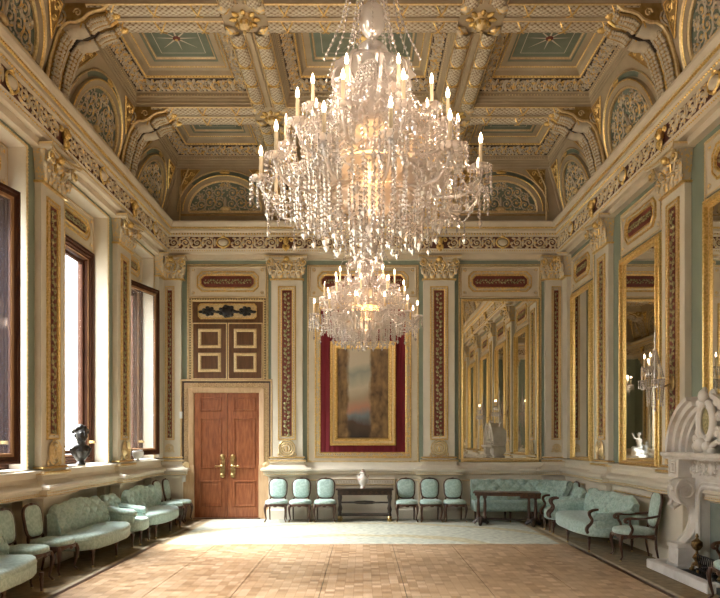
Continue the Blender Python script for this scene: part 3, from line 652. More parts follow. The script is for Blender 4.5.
cl = cove(WL, [(c, 2.38, .84) for c in sb]+[(14.70, 2.1, .72), (-2.9, 1.2, .3)], ts, hs, YR, YE, 0)
cr = cove(WR, [(-c, 2.38, .84) for c in sb]+[(-14.70, 2.1, .72), (2.9, 1.2, .3)], ts, hs, -YE, -YR, 0)
ce = cove(WE, [(-3.26, 2.2, .87), (0, 2.9, 1.18), (3.26, 2.2, .87)], te, he, -W, W, 0)
cb = cove(WB, [(-3.26, 2.2, .87), (0, 2.9, 1.18), (3.26, 2.2, .87)], te, he, -W, W, 0)
# ribs where the coves meet in the corners
b = MB()
for s in (-1, 1): b.tube([(s*4.8, YE-.02, 6.96), (s*4.39, YE-.16, 8.27)], .035, 'vault_cream', 6); b.tube([(s*4.35, YE-.05, 6.98), (s*4.30, YE-.2, 7.8), (s*4.1, YE-.2, 8.24)], .02, 'gold_pale', 5)
b.build('corner_rib', ceil)
# fish-scale rolls and beams
def roll(b, x0, x1, yc, r, z, drop):
    n = 8; v = []; uv = []
    for x in (x0, x1):
        for i in range(n+1): a = pi*i/n; v.append((x, yc-r*cos(a), z-drop*sin(a))); uv.append((x, r*1.3*a))
    b.add(v, [(i, i+1, n+2+i, n+1+i) for i in range(n)], 'fish_scale', uv)
def beam(Ln):
    b = MB(); h = Ln/2
    b.box(-h, h, -.34, .34, 0, .17, 'vault_cream')
    for s in (-1, 1):
        roll(b, -h, h, s*.2, .115, .0, .085)
        for y in (.075, .325): b.tube([(-h, s*y, -.01), (h, s*y, -.01)], .017, 'gold_pale', 4)
    b.box(-h, h, -.035, .035, -.03, 0, 'vault_cream'); b.box(-h, h, -.34, -.3, -.012, .0, 'ochre'); b.box(-h, h, .3, .34, -.012, 0, 'ochre'); k = max(1, round(Ln/.62))
    for i in range(k):
        x = -h+Ln*(i+.5)/k
        for s in (-1, 1):
            for d in (-1, 1): b.tube([(x+d*(-.09+.09*t/2), s*.2-.115*cos(pi*t/4), -.005-.092*sin(pi*t/4)) for t in range(5)], .014, 'gold', 4)
    return b
def boss():
    b = MB(); b.box(-.34, .34, -.34, .34, -.01, .17, 'vault_cream')
    b.lathe([(.0, -.27), (.02, -.26), (.03, -.23), (.015, -.2), (.06, -.185), (.10, -.14), (.11, -.1), (.085, -.06), (.13, -.03), (.17, 0)], 'gold_pale', seg=14)
    for k in range(8):
        a = k*pi/4; b.ell((.17*cos(a), .17*sin(a), -.035), (.07, .04, .03), 'gold', 7, 5, RZ(a)); b.ell((.10*cos(a+.4), .10*sin(a+.4), -.12), (.025, .025, .04), 'gold', 6, 4)
    for x in (-.27, .27):
        for y in (-.27, .27): b.ell((x, y, -.04), (.1, .1, .06), 'gilt_cream', 7, 5); b.tube([(x*1.2, y*.6, -.04), (x*.9, y*.9, -.09), (x*.6, y*1.2, -.04)], .02, 'gold', 4)
    return b
BE = {}
def place_part(key, make, name, loc, rz):
    if key not in BE: BE[key] = make().build(name, ceil, smooth=35); o = BE[key]
    else: o = BE[key].copy(); C.objects.link(o); o.parent = ceil
    o.location = loc; o.rotation_euler = (0, 0, rz)
for p in PC:
    place_part('c', lambda: beam(2.92), 'ceiling_beam', (0, p, HL), 0)
    for s in (-1, 1): place_part('s', lambda: beam(1.95), 'ceiling_beam', (s*3.115, p, HL), 0); place_part('b', boss, 'boss', (s*1.8, p, HL), 0)
rows = [((PC[i]+PC[i+1])/2, 2.39) for i in range(5)]+[(14.74, 2.2), (-2.9, 1.02)]
for c, ln in rows:
    for s in (-1, 1): place_part(('l', ln), lambda: beam(ln), 'ceiling_beam', (s*1.8, c, HL), pi/2)
# coffers
SC1 = rinceau(.36, .27, 'gilt_stucco', .026, 4, 10, 1.1)
def coffer(wx, wy):
    b = MB(); hx, hy = wx/2, wy/2; M0 = Matrix(((1, 0, 0, 0), (0, 0, 1, 0), (0, 1, 0, 0), (0, 0, 0, 1)))
    b.T = M0
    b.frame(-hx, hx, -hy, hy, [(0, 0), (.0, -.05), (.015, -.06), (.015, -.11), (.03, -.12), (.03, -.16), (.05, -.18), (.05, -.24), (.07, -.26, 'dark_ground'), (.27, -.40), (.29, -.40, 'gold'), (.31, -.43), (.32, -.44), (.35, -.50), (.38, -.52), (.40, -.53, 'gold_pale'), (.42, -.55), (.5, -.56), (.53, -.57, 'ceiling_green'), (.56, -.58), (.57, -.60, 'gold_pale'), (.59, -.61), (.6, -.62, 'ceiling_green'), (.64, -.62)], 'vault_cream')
    b.panel(-hx+.64, hx-.64, -hy+.64, hy-.64, -.62, 'ceiling_green')
    gx, gy = hx-.72, hy-.72; b.frame(-gx, gx, -gy, gy, [(0, -.615), (.012, -.615)], 'cream_white')
    rr = min(gx, gy)*.95
    for k in range(8):
        a = k*pi/4; q = rr*(1 if k % 2 == 0 else 1.15); b.add([(.04*cos(a-.5), .6, .04*sin(a-.5)), (q*cos(a), .612, q*sin(a)), (.04*cos(a+.5), .6, .04*sin(a+.5))], [(0, 1, 2)], 'cream_white')
    b.T = Matrix(); b.ell((0, 0, .6), (.07, .07, .03), 'oxblood', 12, 5); b.ell((0, 0, .575), (.03, .03, .02), 'gold', 8, 4)
    for k in range(4):
        A, B_ = (hx, hy) if k % 2 == 0 else (hy, hx)
        R = RZ(k*pi/2); b.T = R
        b.beads((-A+.1, -B_+.045, .2), (A-.1, -B_+.045, .2), .06, .02, 'gold_pale'); b.beads((-A+.3, -B_+.3, .41), (A-.3, -B_+.3, .41), .06, .024, 'gold'); b.beads((-A+.41, -B_+.41, .535), (A-.41, -B_+.41, .535), .05, .016, 'gold')
        M = Matrix(((1, 0, 0, 0), (0, -.6, .8, -B_+.17), (0, .8, .6, .325), (0, 0, 0, 1))); n_ = max(2, round((2*A-.3)/.36)); L_ = (2*A-.3)/n_
        for i in range(n_): b.merge(SC1, R.inverted() @ R @ M @ TR(-A+.15+i*L_, 0, 0) @ SC(L_/.36, 1, .95))
    return b
for c, ln in rows:
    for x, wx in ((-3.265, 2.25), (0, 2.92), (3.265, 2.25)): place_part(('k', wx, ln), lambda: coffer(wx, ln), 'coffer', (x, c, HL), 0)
# brackets carrying the beams
def bracket(sh):
    b = MB(); P0 = [(1.06, 8.24), (.97, 8.17), (.86, 8.15), (.76, 8.11), (.68, 8.03), (.58, 7.99), (.48, 7.99), (.39, 7.93), (.31, 7.80), (.25, 7.62), (.2, 7.44), (.17, 7.25), (.14, 7.1)]
    P0 = [(n-sh*(1 if z > 7.9 else (z-7.1)/.8), z) for n, z in P0]
    poly = P0+[(0, 7.05), (0, 8.29), (1.1-sh, 8.29)]; n = len(poly)
    b.add([(u, -p[0], p[1]+.04) for u in (-.30, .30) for p in poly], [tuple(range(n)), tuple(range(n, 2*n))]+[(i, (i+1) % n, n+(i+1) % n, n+i) for i in range(n)], 'ochre')
    for s in (-1, 1):
        b.tube([(s*.31, -p[0], p[1]+.04) for p in P0], .028, 'gold_pale', 5)
        path = [(s*.175, -p[0], p[1]) for p in P0]; R = [.07, .105, .12, .12, .10, .085, .12, .12, .115, .11, .1, .085, .06]
        b.tube(path[:5], R[:5], 'ochre', 8); b.tube(path[7:], R[7:], 'ochre', 8)
        for i in range(len(path)-1):
            if i in (4, 5, 6): continue
            tg = (Vector(path[i+1])-Vector(path[i])).normalized(); nr = Vector((0, tg.z, -tg.y)); nr = nr if nr.z < 0 or nr.y < 0 and abs(nr.y) > abs(nr.z) else -nr
            for t in (.0, .34, .67):
                p = Vector(path[i]).lerp(Vector(path[i+1]), t); rr = R[i]
                for d in (-1, -.4, .4, 1): q = p+nr*rr*(.95-.45*abs(d))+Vector((d*rr*.8, 0, 0)); b.ell(tuple(q), (.036, .034, .032), 'vault_stucco', 6, 4)
        mp = (Vector(path[4])+Vector(path[6]))/2
        for (i, j) in ((4, 6),): b.tube([path[4], path[5], path[6], path[7]], .125, 'vault_stucco', 10)
        b.tube([path[4], tuple(Vector(path[4])+Vector((0, .02, .01)))], .14, 'gold', 10); b.tube([path[7], tuple(Vector(path[7])+Vector((0, .02, .01)))], .14, 'gold', 10)
        b.ell(path[0], (.09, .09, .09), 'gold', 8, 5); b.ell((s*.175, -P0[0][0]-.06, 8.2), (.06, .08, .05), 'gold', 7, 5)
        c = (s*.31, -.30, 8.1)
        for k, r in enumerate((.13, .08)): b.tube([(c[0]+s*.01, c[1]+r*cos(t*pi/6), c[2]+r*sin(t*pi/6)) for t in range(12)], .02, 'gilt_stucco', 4, True)
        b.ell(c, (.03, .04, .04), 'gold', 6, 4)
        sp = [(s*.315, c[1]-.2+(y-0)*.9, 8.17+z) for y, _, z in spiral(-.12, 0, .07, 1.3, 0, 1, 9)]; b.tube(sp, .014, 'gold_pale', 4)
    b.tube([(0, -p[0]-.03, p[1]-.02) for p in P0[3:9]], .035, 'ebony', 6); b.tube([(0, -p[0]-.02, p[1]) for p in P0], .03, 'gold', 5)
    return b
for par, axes, sh in ((cl, PC, 0), (cr, [-p for p in PC], 0), (ce, [-1.8, 1.8], .3), (cb, [-1.8, 1.8], .3)):
    for p in axes:
        if ('br', sh) not in BE: o = BE[('br', sh)] = bracket(sh).build('bracket', par, smooth=40)
        else: o = BE[('br', sh)].copy(); C.objects.link(o); o.parent = par
        o.location = (p, 0, 0)

# ================================================================ FURNITURE
def superpts(wx, wy, n=28, p=3.2, front=0.0):
    """rounded-rectangle outline; front > 0 swells the front edge (-y)"""
    o = []
    for i in range(n):
        t = 2*pi*i/n; c, s_ = cos(t), sin(t)
        x = wx/2*math.copysign(abs(c)**(2/p), c); y = wy/2*math.copysign(abs(s_)**(2/p), s_)
        if y < 0: y -= front*(1-(2*x/wx)**2)*(-2*y/wy)
        o.append((x, y))
    return o
def cushion(b, out, z0, z1, r, mt, crown=.02):
    n = len(out); cx = sum(p[0] for p in out)/n; cy = sum(p[1] for p in out)/n
    rings = [(r*.6, z0), (.0, z0+r*.5), (0, z1-r), (r*.25, z1-r*.35), (r*.9, z1), (r*3, z1+crown*.6)]
    v = []
    for d, z in rings:
        for x, y in out: l = sqrt((x-cx)**2+(y-cy)**2); k = (l-d)/l; v.append((cx+(x-cx)*k, cy+(y-cy)*k, z))
    v.append((cx, cy, z1+crown)); f = []
    for k in range(len(rings)-1):
        for i in range(n): j = (i+1) % n; f.append((k*n+i, k*n+j, k*n+n+j, k*n+n+i))
    e = (len(rings)-1)*n; f += [(e+i, e+(i+1) % n, len(v)-1) for i in range(n)]; f.append(tuple(range(n-1, -1, -1)))
    return b.add(v, f, mt)
def cabriole(b, x, y, h, s, d, mt='walnut'):
    pts = [(x, y, h), (x+s*.018, y+d*.022, h*.8), (x+s*.01, y+d*.012, h*.5), (x-s*.008, y-d*.01, h*.2), (x+s*.006, y+d*.008, .05), (x+s*.022, y+d*.025, .018)]
    b.tube(*smoothed(pts, [.030, .032, .021, .014, .013, .019]), mt, 7)
def backleg(b, x, y, h, mt='walnut'): b.tube([(x, y, h), (x, y+.01, h*.5), (x, y+.05, .0+.006)], [.022, .018, .014], mt, 6)
def oval_back(w_, z0, z1, arch, n=30):
    """cartouche outline of a chair back in (x, z)"""
    pts = superpts(w_, z1-z0, n, 3.8); zc = (z0+z1)/2; o = []
    for x, z in pts:
        zz = z+zc; k = .88+.12*(zz-z0)/(z1-z0); zz += (arch*(1-(2*x/w_)**2) if z > 0 else 0); o.append((x*k, zz))
    return o
def make_chair(label, group, arms=False, w_=.50, d=.50, hb=.97):
    """side chair with padded cartouche back; with arms it is an open armchair"""
    r = empty('armchair' if arms else 'side_chair'); tag(r, label, 'armchair' if arms else 'chair', group)
    b = MB(); cushion(b, superpts(w_, d, 28, 3.2, .03), .395, .485, .035, 'mint_damask', .025); b.build('seat', r, smooth=60)
    b = MB(); out = superpts(w_+.012, d+.012, 32, 3.4, .03); n = 32
    v = [(x, y, z) for z in (.345, .41) for x, y in out]
    for i in range(n): v[i] = (v[i][0], v[i][1], .355+.02*cos(4*pi*i/n*2))
    b.add(v, [(i, (i+1) % n, n+(i+1) % n, n+i) for i in range(n)]+[tuple(range(n-1, -1, -1)), tuple(range(n, 2*n))], 'walnut'); b.tube([(x*1.01, y*1.01, .405) for x, y in out], .009, 'walnut', 5, True)
    b.ell((0, -d/2-.035, .37), (.05, .015, .025), 'walnut', 8, 5); b.build('seat_rail', r, smooth=40)
    for s in (-1, 1):
        b = MB(); cabriole(b, s*(w_/2-.035), -d/2+.03, .39, s, -1); b.ell((s*(w_/2-.013), -d/2+.005, .014), (.02, .02, .013), 'brass', 7, 4); b.build('leg', r, smooth=60)
        b = MB(); backleg(b, s*(w_/2-.06), d/2-.03, .39); b.build('leg', r, smooth=60)
    lean = RX(-.16); M = TR(0, d/2-.015, .44) @ lean; wb = w_*.86; z1 = hb-.44-.035
    o = oval_back(wb, .07, z1, .03)
    b = MB(); b.T = M; b.tube([(x, 0, z) for x, z in o], .021, 'walnut', 7, True, 1.1)
    b.ell((0, -.012, z1+.035), (.055, .02, .022), 'walnut', 8, 5)
    for s in (-1, 1): b.tube([(s*wb*.36, 0, .13), (s*wb*.42, 0, .04), (s*wb*.43, .0, -.05)], .02, 'walnut', 6); b.ell((s*.07, -.01, z1+.028), (.03, .014, .012), 'walnut', 6, 4)
    b.build('back_frame', r, smooth=60)
    b = MB(); b.T = M; n = len(o); zc = sum(z for x, z in o)/n; ks = [(1, 0), (.96, -.02), (.7, -.038), (.35, -.045)]
    v = [(x*k, y, zc+(z-zc)*k) for k, y in ks for x, z in o]+[(0, -.046, zc)]
    f = [(k*n+i, k*n+(i+1) % n, k*n+n+(i+1) % n, k*n+n+i) for k in range(3) for i in range(n)]+[(3*n+i, 3*n+(i+1) % n, 4*n) for i in range(n)]
    v += [(x, .018, z) for x, z in o]; f.append(tuple(range(4*n+1, 5*n+1))); f += [(i, (i+1) % n, 4*n+1+(i+1) % n, 4*n+1+i) for i in range(n)]
    b.add(v, f, 'mint_damask'); b.build('back_pad', r, smooth=60)
    if arms:
        for s in (-1, 1):
            b = MB(); x = s*(w_/2+.01)
            b.tube(*smoothed([(s*w_*.40, d/2+.02, .70), (x, d/2-.12, .68), (x+s*.02, -.02, .665), (x+s*.01, -d/2+.14, .665), (x, -d/2+.07, .645), (x, -d/2+.07, .61), (x, -d/2+.11, .60)], [.02, .019, .02, .022, .026, .024, .016]), 'walnut', 7)
            b.tube(*smoothed([(x+s*.01, -d/2+.13, .645), (x+s*.03, -d/2+.13, .58), (x+s*.02, -d/2+.17, .50), (x-s*.01, -d/2+.14, .40)], [.018, .02, .022, .024]), 'walnut', 7); arm = b.build('arm', r, smooth=60)
            b = MB(); b.ell((x+s*.01, .0, .69), (.032, .11, .024), 'mint_damask', 10, 6); b.build('arm_pad', arm, smooth=60)
    return r
def tuft_grid(b, width, f, nx, nz, px, pz, depth, mt='mint_damask', back=True):
    """f(u, v) -> (point, normal) on the padded back, u in 0..1 along, v in 0..1 up; deep diamond buttoning"""
    v = []
    for j in range(nz+1):
        for i in range(nx+1):
            u, t = i/nx, j/nz; p, n, L_ = f(u, t); a = u*width/px; c = t*L_/pz
            e = min(1, 6*t, 6*(1-t)); q = abs(sin(pi*(a+c)/1)*sin(pi*(a-c)/1)); d = depth*(q**.45-.55)*e
            v.append(tuple(Vector(p)+Vector(n)*d))
    fc = [(j*(nx+1)+i, j*(nx+1)+i+1, (j+1)*(nx+1)+i+1, (j+1)*(nx+1)+i) for j in range(nz) for i in range(nx)]
    b.add(v, fc, mt)
def sofa_back(b, width, hfun, z0, yb, lean, th, px=.145, pz=.11, depth=.062, wrap=.0):
    """buttoned camel back: front faces -y, bulges at the top roll"""
    nx = int(width/.024); nz = 30; H = hfun(.5)-z0
    def f(u, t):
        x = (u-.5)*width; h = hfun(u)-z0; ed = (2*u-1)
        wy = -wrap*abs(ed)**3
        if t < .8:
            k = t/.8; z = z0+h*k*.97; y = yb+lean*k+wy-.03*sin(pi*k); n = (0, -1, .1)
        else:
            a = (t-.8)/.2*pi; y = yb+lean+wy+th/2*(1-cos(a)); z = z0+h*.97-.0+th*.42*sin(a); n = (0, -cos(a), sin(a))
        return (x, y, z), n, h*1.25
    tuft_grid(b, width, f, nx, nz, px*2, pz*2, depth)
    v = []; m_ = 24                                       # plain outside back and ends
    for i in range(m_+1):
        u = i/m_; p1, _, _ = f(u, 1); p0, _, _ = f(u, 0); v += [p1, (p1[0], p1[1]+.0, z0-.12), (p0[0], p0[1], z0-.12), p0]
    fs = [(4*i+k, 4*i+4+k, 4*i+5+k, 4*i+1+k) for i in range(m_) for k in (0, 1, 2)]
    b.add(v, fs, 'mint_damask')
    for u in (0, 1):
        ring = [f(u, t/nz)[0] for t in range(nz+1)]; p1 = ring[-1]; p0 = ring[0]; cap = ring+[(p1[0], p1[1], z0-.12), (p0[0], p0[1], z0-.12)]; b.add(cap, [tuple(range(len(cap)))], 'mint_damask')
        b.tube(ring, .012, 'mint_damask', 5)
def turned_leg(b, x, y, h, mt='walnut'):
    b.lathe([(.012, .03), (.016, .045), (.014, .06), (.02, h*.45), (.026, h*.7), (.018, h*.78), (.03, h*.85), (.03, h)], mt, (x, y, 0), 9)
    b.lathe([(.012, .0), (.02, .006), (.022, .018), (.013, .032)], 'brass', (x, y, 0), 8)
def make_sofa(label, wd, d=.74, arms='none', group=None, camel=.09, hb=.93, kind='sofa', nlegs=3, front=.09, buttons=True):
    r = empty(kind); tag(r, label, 'sofa' if kind == 'sofa' else 'armchair', group)
    b = MB(); cushion(b, superpts(wd, d, 40, 3.6, front), .25, .465, .05, 'mint_damask', .02)
    b.tube([(x*1.0, y*1.0, .40) for x, y in superpts(wd, d, 40, 3.6, front)], .007, 'mint_damask', 5, True); b.build('seat', r, smooth=60)
    hf = lambda u: hb-camel-.04+camel*(.5+.5*cos(2*pi*(u-.5)))+.055*(abs(2*u-1) > .0)*math.exp(-((abs(2*u-1)-.80)/.16)**2)*(camel > .05)-.07*(max(0, abs(2*u-1)-.88)/.12)**2
    b = MB(); sofa_back(b, wd*.96, hf, .44, d/2-.17, .09, .11, wrap=.05 if arms == 'none' else .02); b.build('backrest', r, smooth=70)
    xs = [(-1+2*i/(nlegs-1))*(wd/2-.12) for i in range(nlegs)]
    for x in xs:
        for y in (-d/2+.02-front*.5*(1-(2*x/wd)**2), d/2-.08): b = MB(); turned_leg(b, x, y, .26); b.build('leg', r, smooth=50)
    if arms != 'none':
        for s in (-1, 1):
            b = MB(); x = s*(wd/2-.06); M = TR(x, 0, 0)
            v = []; n = 14; ys = [d/2-.12, d/2-.3, 0, -d/2+.12, -d/2+.06]
            for k, y in enumerate(ys):
                rr = .075 if k < 4 else .05; zt = .60-.0*k; zt = .64-.02*k
                for i in range(n): a = 2*pi*i/n; v.append((x+rr*cos(a)*1.0, y, zt+rr*.9*sin(a)))
            b.add(v, [(k*n+i, k*n+(i+1) % n, k*n+n+(i+1) % n, k*n+n+i) for k in range(4) for i in range(n)]+[tuple(range(n)), tuple(range(4*n, 5*n))], 'mint_damask')
            b.box(x-.055, x+.055, -d/2+.10, d/2-.1, .40, .62, 'mint_damask', .02); a_ = b.build('arm', r, smooth=60)
            if arms == 'wood':
                b = MB(); b.tube(*smoothed([(x, -d/2+.14, .71), (x+s*.01, -d/2+.05, .70), (x, -d/2-.005, .66), (x, -d/2+.005, .60), (x, -d/2+.04, .54), (x, -d/2+.02, .48), (x, -d/2-.03, .43), (x, -d/2-.05, .38), (x, -d/2-.03, .32)], [.018, .024, .030, .026, .024, .026, .032, .032, .026]), 'walnut', 8)
                b.tube(spiral(0, 0, .045, 1.2, 0, 1, 8), .012, 'walnut', 5) if False else None
                b.build('arm_front', a_, smooth=60)
    return r
def put(o, x, y, rz): o.location = (x, y, 0); o.rotation_euler = (0, 0, rz); return o
QL, QR = pi/2, -pi/2
# end wall: two groups of three side chairs
GE = 'side chairs lined up along the end wall'
c0 = make_chair('mint side chair on the end wall directly beside the wooden door', GE); put(c0, -1.98, 15.4, 0)
def ch(x, y, rz, label, group, src=c0):
    c = dup(src, None, (x, y, 0), rz); tag(c, label, None, group); return c
ch(-1.435, 15.4, 0, 'mint side chair in the middle of the three left of the console table', GE)
ch(-.87, 15.4, 0, 'mint side chair immediately left of the console table with the vase', GE)
ch(1.0, 15.4, 0, 'mint side chair immediately right of the console table with the vase', GE)
ch(1.555, 15.4, 0, 'mint side chair in the middle of the three right of the console table', GE)
ch(2.10, 15.4, 0, 'mint side chair at the right end of the row, near the pillared table', GE)
GL = 'side chairs along the window wall'
ch(-4.26, 14.80, QL-.1, 'mint side chair past the far window sofa, first of the pair by the door corner', GL)
ch(-4.22, 15.38, QL-.05, 'mint side chair tucked into the corner left of the door', GL)
ch(-4.33, 9.36, QL-.1, 'mint side chair pushed against the near end of the middle window sofa', GL)
ch(-4.36, 8.66, QL-.1, 'mint side chair next to the cut-off sofa at the left edge', GL)
GS = 'mint buttoned sofas under the windows'
put(make_sofa('mint sofa cut off by the left edge of the picture', 2.1, .68, group=GS), -4.22, 7.2, QL)
put(make_sofa('long mint buttoned sofa with curved camel back under the bust window', 1.92, .66, group=GS, hb=.95), -4.26, 10.64, QL)
put(make_sofa('mint buttoned sofa nearest the door on the window side', 1.9, .66, group=GS, hb=.95), -4.22, 13.48, QL)
put(make_sofa('small mint tub armchair with padded arms between the two window sofas', .68, .70, arms='pad', kind='armchair', camel=.06, hb=.90, nlegs=2, front=.03), -4.26, 12.06, QL)
# right wall
put(make_sofa('mint buttoned sofa with wooden scroll arm fronts on the right wall', 2.35, .80, arms='wood', hb=.93, camel=.06), 4.14, 12.2, QR)
put(make_sofa('low mint armchair with padded arms between the corner sofa and the right wall sofa', .64, .72, arms='wood', kind='armchair', camel=.04, hb=.90, nlegs=2, front=.03), 4.12, 13.76, QR)
ch(4.26, 14.38, QR, 'mint side chair standing between the corner sofa and the low armchair', None)
a1 = make_chair('walnut open armchair with mint seat standing between the right wall sofa and the fireplace', 'walnut open armchairs near the fireplace', True, .62, .56, 1.06); put(a1, 4.24, 10.52, QR-.12)
a2 = dup(a1, None, (4.28, 7.49, 0), QR); tag(a2, 'walnut open armchair cut off by the right edge in front of the hearth')
# corner sofa
r = empty('corner_sofa', (0, 0, 0)); tag(r, 'long mint buttoned corner sofa running from the end wall round onto the right wall', 'sofa')
def cpath(s):                                   # back line: along the end wall, quarter turn, along the right wall
    x0, y0, R_, l1 = 2.52, 15.72, .85, 1.20; q = pi/2*R_
    if s < l1: return Vector((x0+s, y0, 0)), Vector((0, -1, 0))
    if s < l1+q: a = (s-l1)/R_; return Vector((x0+l1+R_*sin(a), y0-R_+R_*cos(a), 0)), Vector((-sin(a), -cos(a), 0))
    return Vector((x0+l1+R_, y0-R_-(s-l1-q), 0)), Vector((-1, 0, 0))
LT = 1.20+pi/2*.85+.04
b = MB()
def cf(u, t):
    p, n = cpath(u*LT); z0, h = .42, .47; n = n.normalized()
    if t < .8: k = t/.8; q = p+n*(.17-.12*k+.03*sin(pi*k)); z = z0+h*k; nn = n+Vector((0, 0, .1))
    else: a = (t-.8)/.2*pi; q = p+n*(.05-.06*(1-cos(a))); z = z0+h+.05*sin(a); nn = n*cos(a)+Vector((0, 0, sin(a)))
    return (q.x, q.y, z), nn, h*1.25
tuft_grid(b, LT, cf, 110, 30, .27, .24, .065)
v = []
for i in range(41):
    p, n = cpath(LT*i/40); a = p-n*.07; c = p+n*.17; v += [(a.x, a.y, .89), (a.x, a.y, .3), (c.x, c.y, .3), (c.x, c.y, .42)]
b.add(v, [(4*i+k, 4*i+4+k, 4*i+5+k, 4*i+1+k) for i in range(40) for k in (0, 1, 2)], 'mint_damask')
for u in (0, 1): b.add([cf(u, t/30)[0] for t in range(31)], [tuple(range(31))], 'mint_damask')
b.build('backrest', r, smooth=70)
b = MB(); v = []; prof = [(.05, .25), (.62, .25), (.66, .29), (.66, .42), (.63, .455), (.56, .475), (.05, .46)]
for i in range(41):
    p, n = cpath(LT*i/40)
    for d_, z in prof: d_ = min(d_, .66); q = p+n*d_; v.append((q.x, q.y, z))
m_ = len(prof); b.add(v, [(m_*i+k, m_*i+m_+k, m_*i+m_+(k+1) % m_, m_*i+(k+1) % m_) for i in range(40) for k in range(m_)]+[tuple(range(m_)), tuple(range(40*m_, 41*m_))], 'mint_damask'); b.build('seat', r, smooth=50)
for s in (.1, .8, 1.5, 2.1, 2.6):
    p, n = cpath(s)
    for d_ in (.02, .58): b = MB(); q = p+n*d_; turned_leg(b, q.x, q.y, .26); b.build('leg', r, smooth=50)

# console table and vase
r = empty('console_table', (.04, 15.5, 0)); tag(r, 'dark carved console table with brass feet under the painting', 'table')
b = MB(); b.box(-.66, .66, -.21, .19, .715, .75, 'ebony', .008); b.build('tabletop', r)
b = MB(); b.box(-.62, .62, -.18, .17, .60, .715, 'ebony', .006)
for i in range(9): b.tube(spiral(-.54+i*.135, .655, .04, 1.2, 0, 1 if i % 2 else -1, 8, -.185), .008, 'walnut', 4)
b.build('apron', r)
for s in (-1, 1):
    for y in (-.14, .14):
        b = MB(); b.lathe([(.04, .12), (.045, .15), (.03, .19), (.05, .27), (.028, .36), (.035, .46), (.05, .52), (.04, .6)], 'ebony', (s*.57, y, 0), 10); lg = b.build('leg', r, smooth=50)
        b = MB(); b.lathe([(.05, .0), (.062, .02), (.062, .045), (.04, .06), (.058, .08), (.05, .11), (.04, .125)], 'brass', (s*.57, y, 0), 12); b.build('foot', lg, smooth=50)
b = MB(); b.box(-.55, .55, -.02, .02, .40, .44, 'ebony'); b.ell((0, 0, .42), (.3, .03, .045), 'ebony', 12, 5)
for s in (-1, 1): b.box(s*.57-.03, s*.57+.03, -.14, .14, .38, .44, 'ebony')
b.build('stretcher', r); b = MB(); b.box(-.55, .55, -.15, .15, .12, .16, 'ebony', .005)
b.build('lower_shelf', r)
r = empty('lidded_vase', (.0, 15.48, .751)); r.scale = (1.12, 1.12, 1.0); tag(r, 'white painted porcelain vase with a gilt lid standing on the console table', 'vase')
b = MB(); b.lathe([(.055, 0), (.06, .01), (.05, .03), (.045, .05), (.075, .11), (.105, .18), (.11, .23), (.085, .275), (.055, .30), (.052, .34), (.06, .35)], 'china', seg=22)
for s in (-1, 1): b.tube([(s*.055, 0, .33), (s*.10, 0, .32), (s*.115, 0, .27), (s*.10, 0, .24)], .01, 'china', 6)
b.build('body', r, smooth=60); b = MB(); b.lathe([(.064, .35), (.062, .365), (.04, .395), (.018, .41), (.016, .42), (.022, .435), (.0, .455)], 'china', seg=18); b.lathe([(.0, .41), (.02, .42), (.022, .435), (.0, .455)], 'brass', seg=10); b.build('lid', r, smooth=60)
# library table on twin-column supports
r = empty('library_table', (3.14, 14.68, 0), radians(-12)); tag(r, 'dark library table on paired turned columns in front of the corner sofa', 'table')
b = MB(); b.box(-.72, .72, -.27, .27, .70, .73, 'walnut', .008); b.box(-.68, .68, -.24, .24, .65, .70, 'walnut', .006); b.box(.28, .71, -.262, .262, .61, .71, 'walnut', .006); b.build('tabletop', r)
for s in (-1, 1):
    b = MB()
    for y in (-.07, .07): b.lathe([(.045, .14), (.05, .17), (.028, .2), (.034, .26), (.038, .4), (.030, .52), (.026, .56), (.045, .6), (.05, .66)], 'walnut', (s*.54+y, 0, 0), 10)
    b.box(s*.56-.06, s*.56+.06, -.2, .2, .10, .15, 'ebony', .01)
    for y in (-1, 1): b.tube([(s*.56, y*.08, .13), (s*.56, y*.2, .10), (s*.56, y*.28, .045), (s*.56, y*.31, .035)], [.06, .055, .045, .035], 'ebony', 7)
    for d_ in (-1, 1): b.tube([(s*.56, 0, .12), (s*.56+d_*.1, 0, .09), (s*.56+d_*.16, 0, .035)], [.06, .05, .03], 'ebony', 7)
    b.build('pedestal', r, smooth=50)
b = MB(); b.tube([(-.56, 0, .13), (.56, 0, .13)], .022, 'ebony', 8); b.build('stretcher', r)

# ---- sculpture
def sculpt(name, b, label, cat, loc, rz=0, vox=.012, mt='bronze', parent=None):
    o = b.build(name, parent, loc=loc, rot=(0, 0, rz)); rm = o.modifiers.new('remesh', 'REMESH'); rm.mode = 'VOXEL'; rm.voxel_size = vox; rm.use_smooth_shade = True
    sm = o.modifiers.new('smooth', 'SMOOTH'); sm.factor = .5; sm.iterations = 2
    if label: tag(o, label, cat)
    return o
K = 'bronze'; b = MB()                            # classical bust with curly hair on a small socle
b.lathe([(.075, 0), (.08, .02), (.05, .045), (.045, .07), (.05, .09)], K, seg=16)
b.tube([(0, .01, .06), (0, .005, .14), (0, 0, .22), (0, 0, .28)], [.035, .075, .115, .085], K, 14)
b.ell((0, .005, .265), (.15, .085, .06), K, 16, 8)
for s in (-1, 1): b.tube([(s*.13, .01, .27), (s*.09, .01, .18), (s*.02, .01, .07)], [.05, .055, .035], K, 10)
b.T = TR(0, 0, .30) @ SC(1.28, 1.28, 1.22) @ TR(0, 0, -.34)
b.tube([(0, .0, .27), (0, -.005, .36), (.0, -.015, .42)], [.065, .05, .05], K, 12)
b.ell((0, -.015, .47), (.072, .09, .10), K, 16, 12); b.ell((0, -.05, .42), (.045, .05, .045), K, 10, 8); b.ell((0, -.108, .465), (.013, .022, .024), K, 8, 6); b.ell((0, -.10, .49), (.012, .014, .03), K, 8, 6)
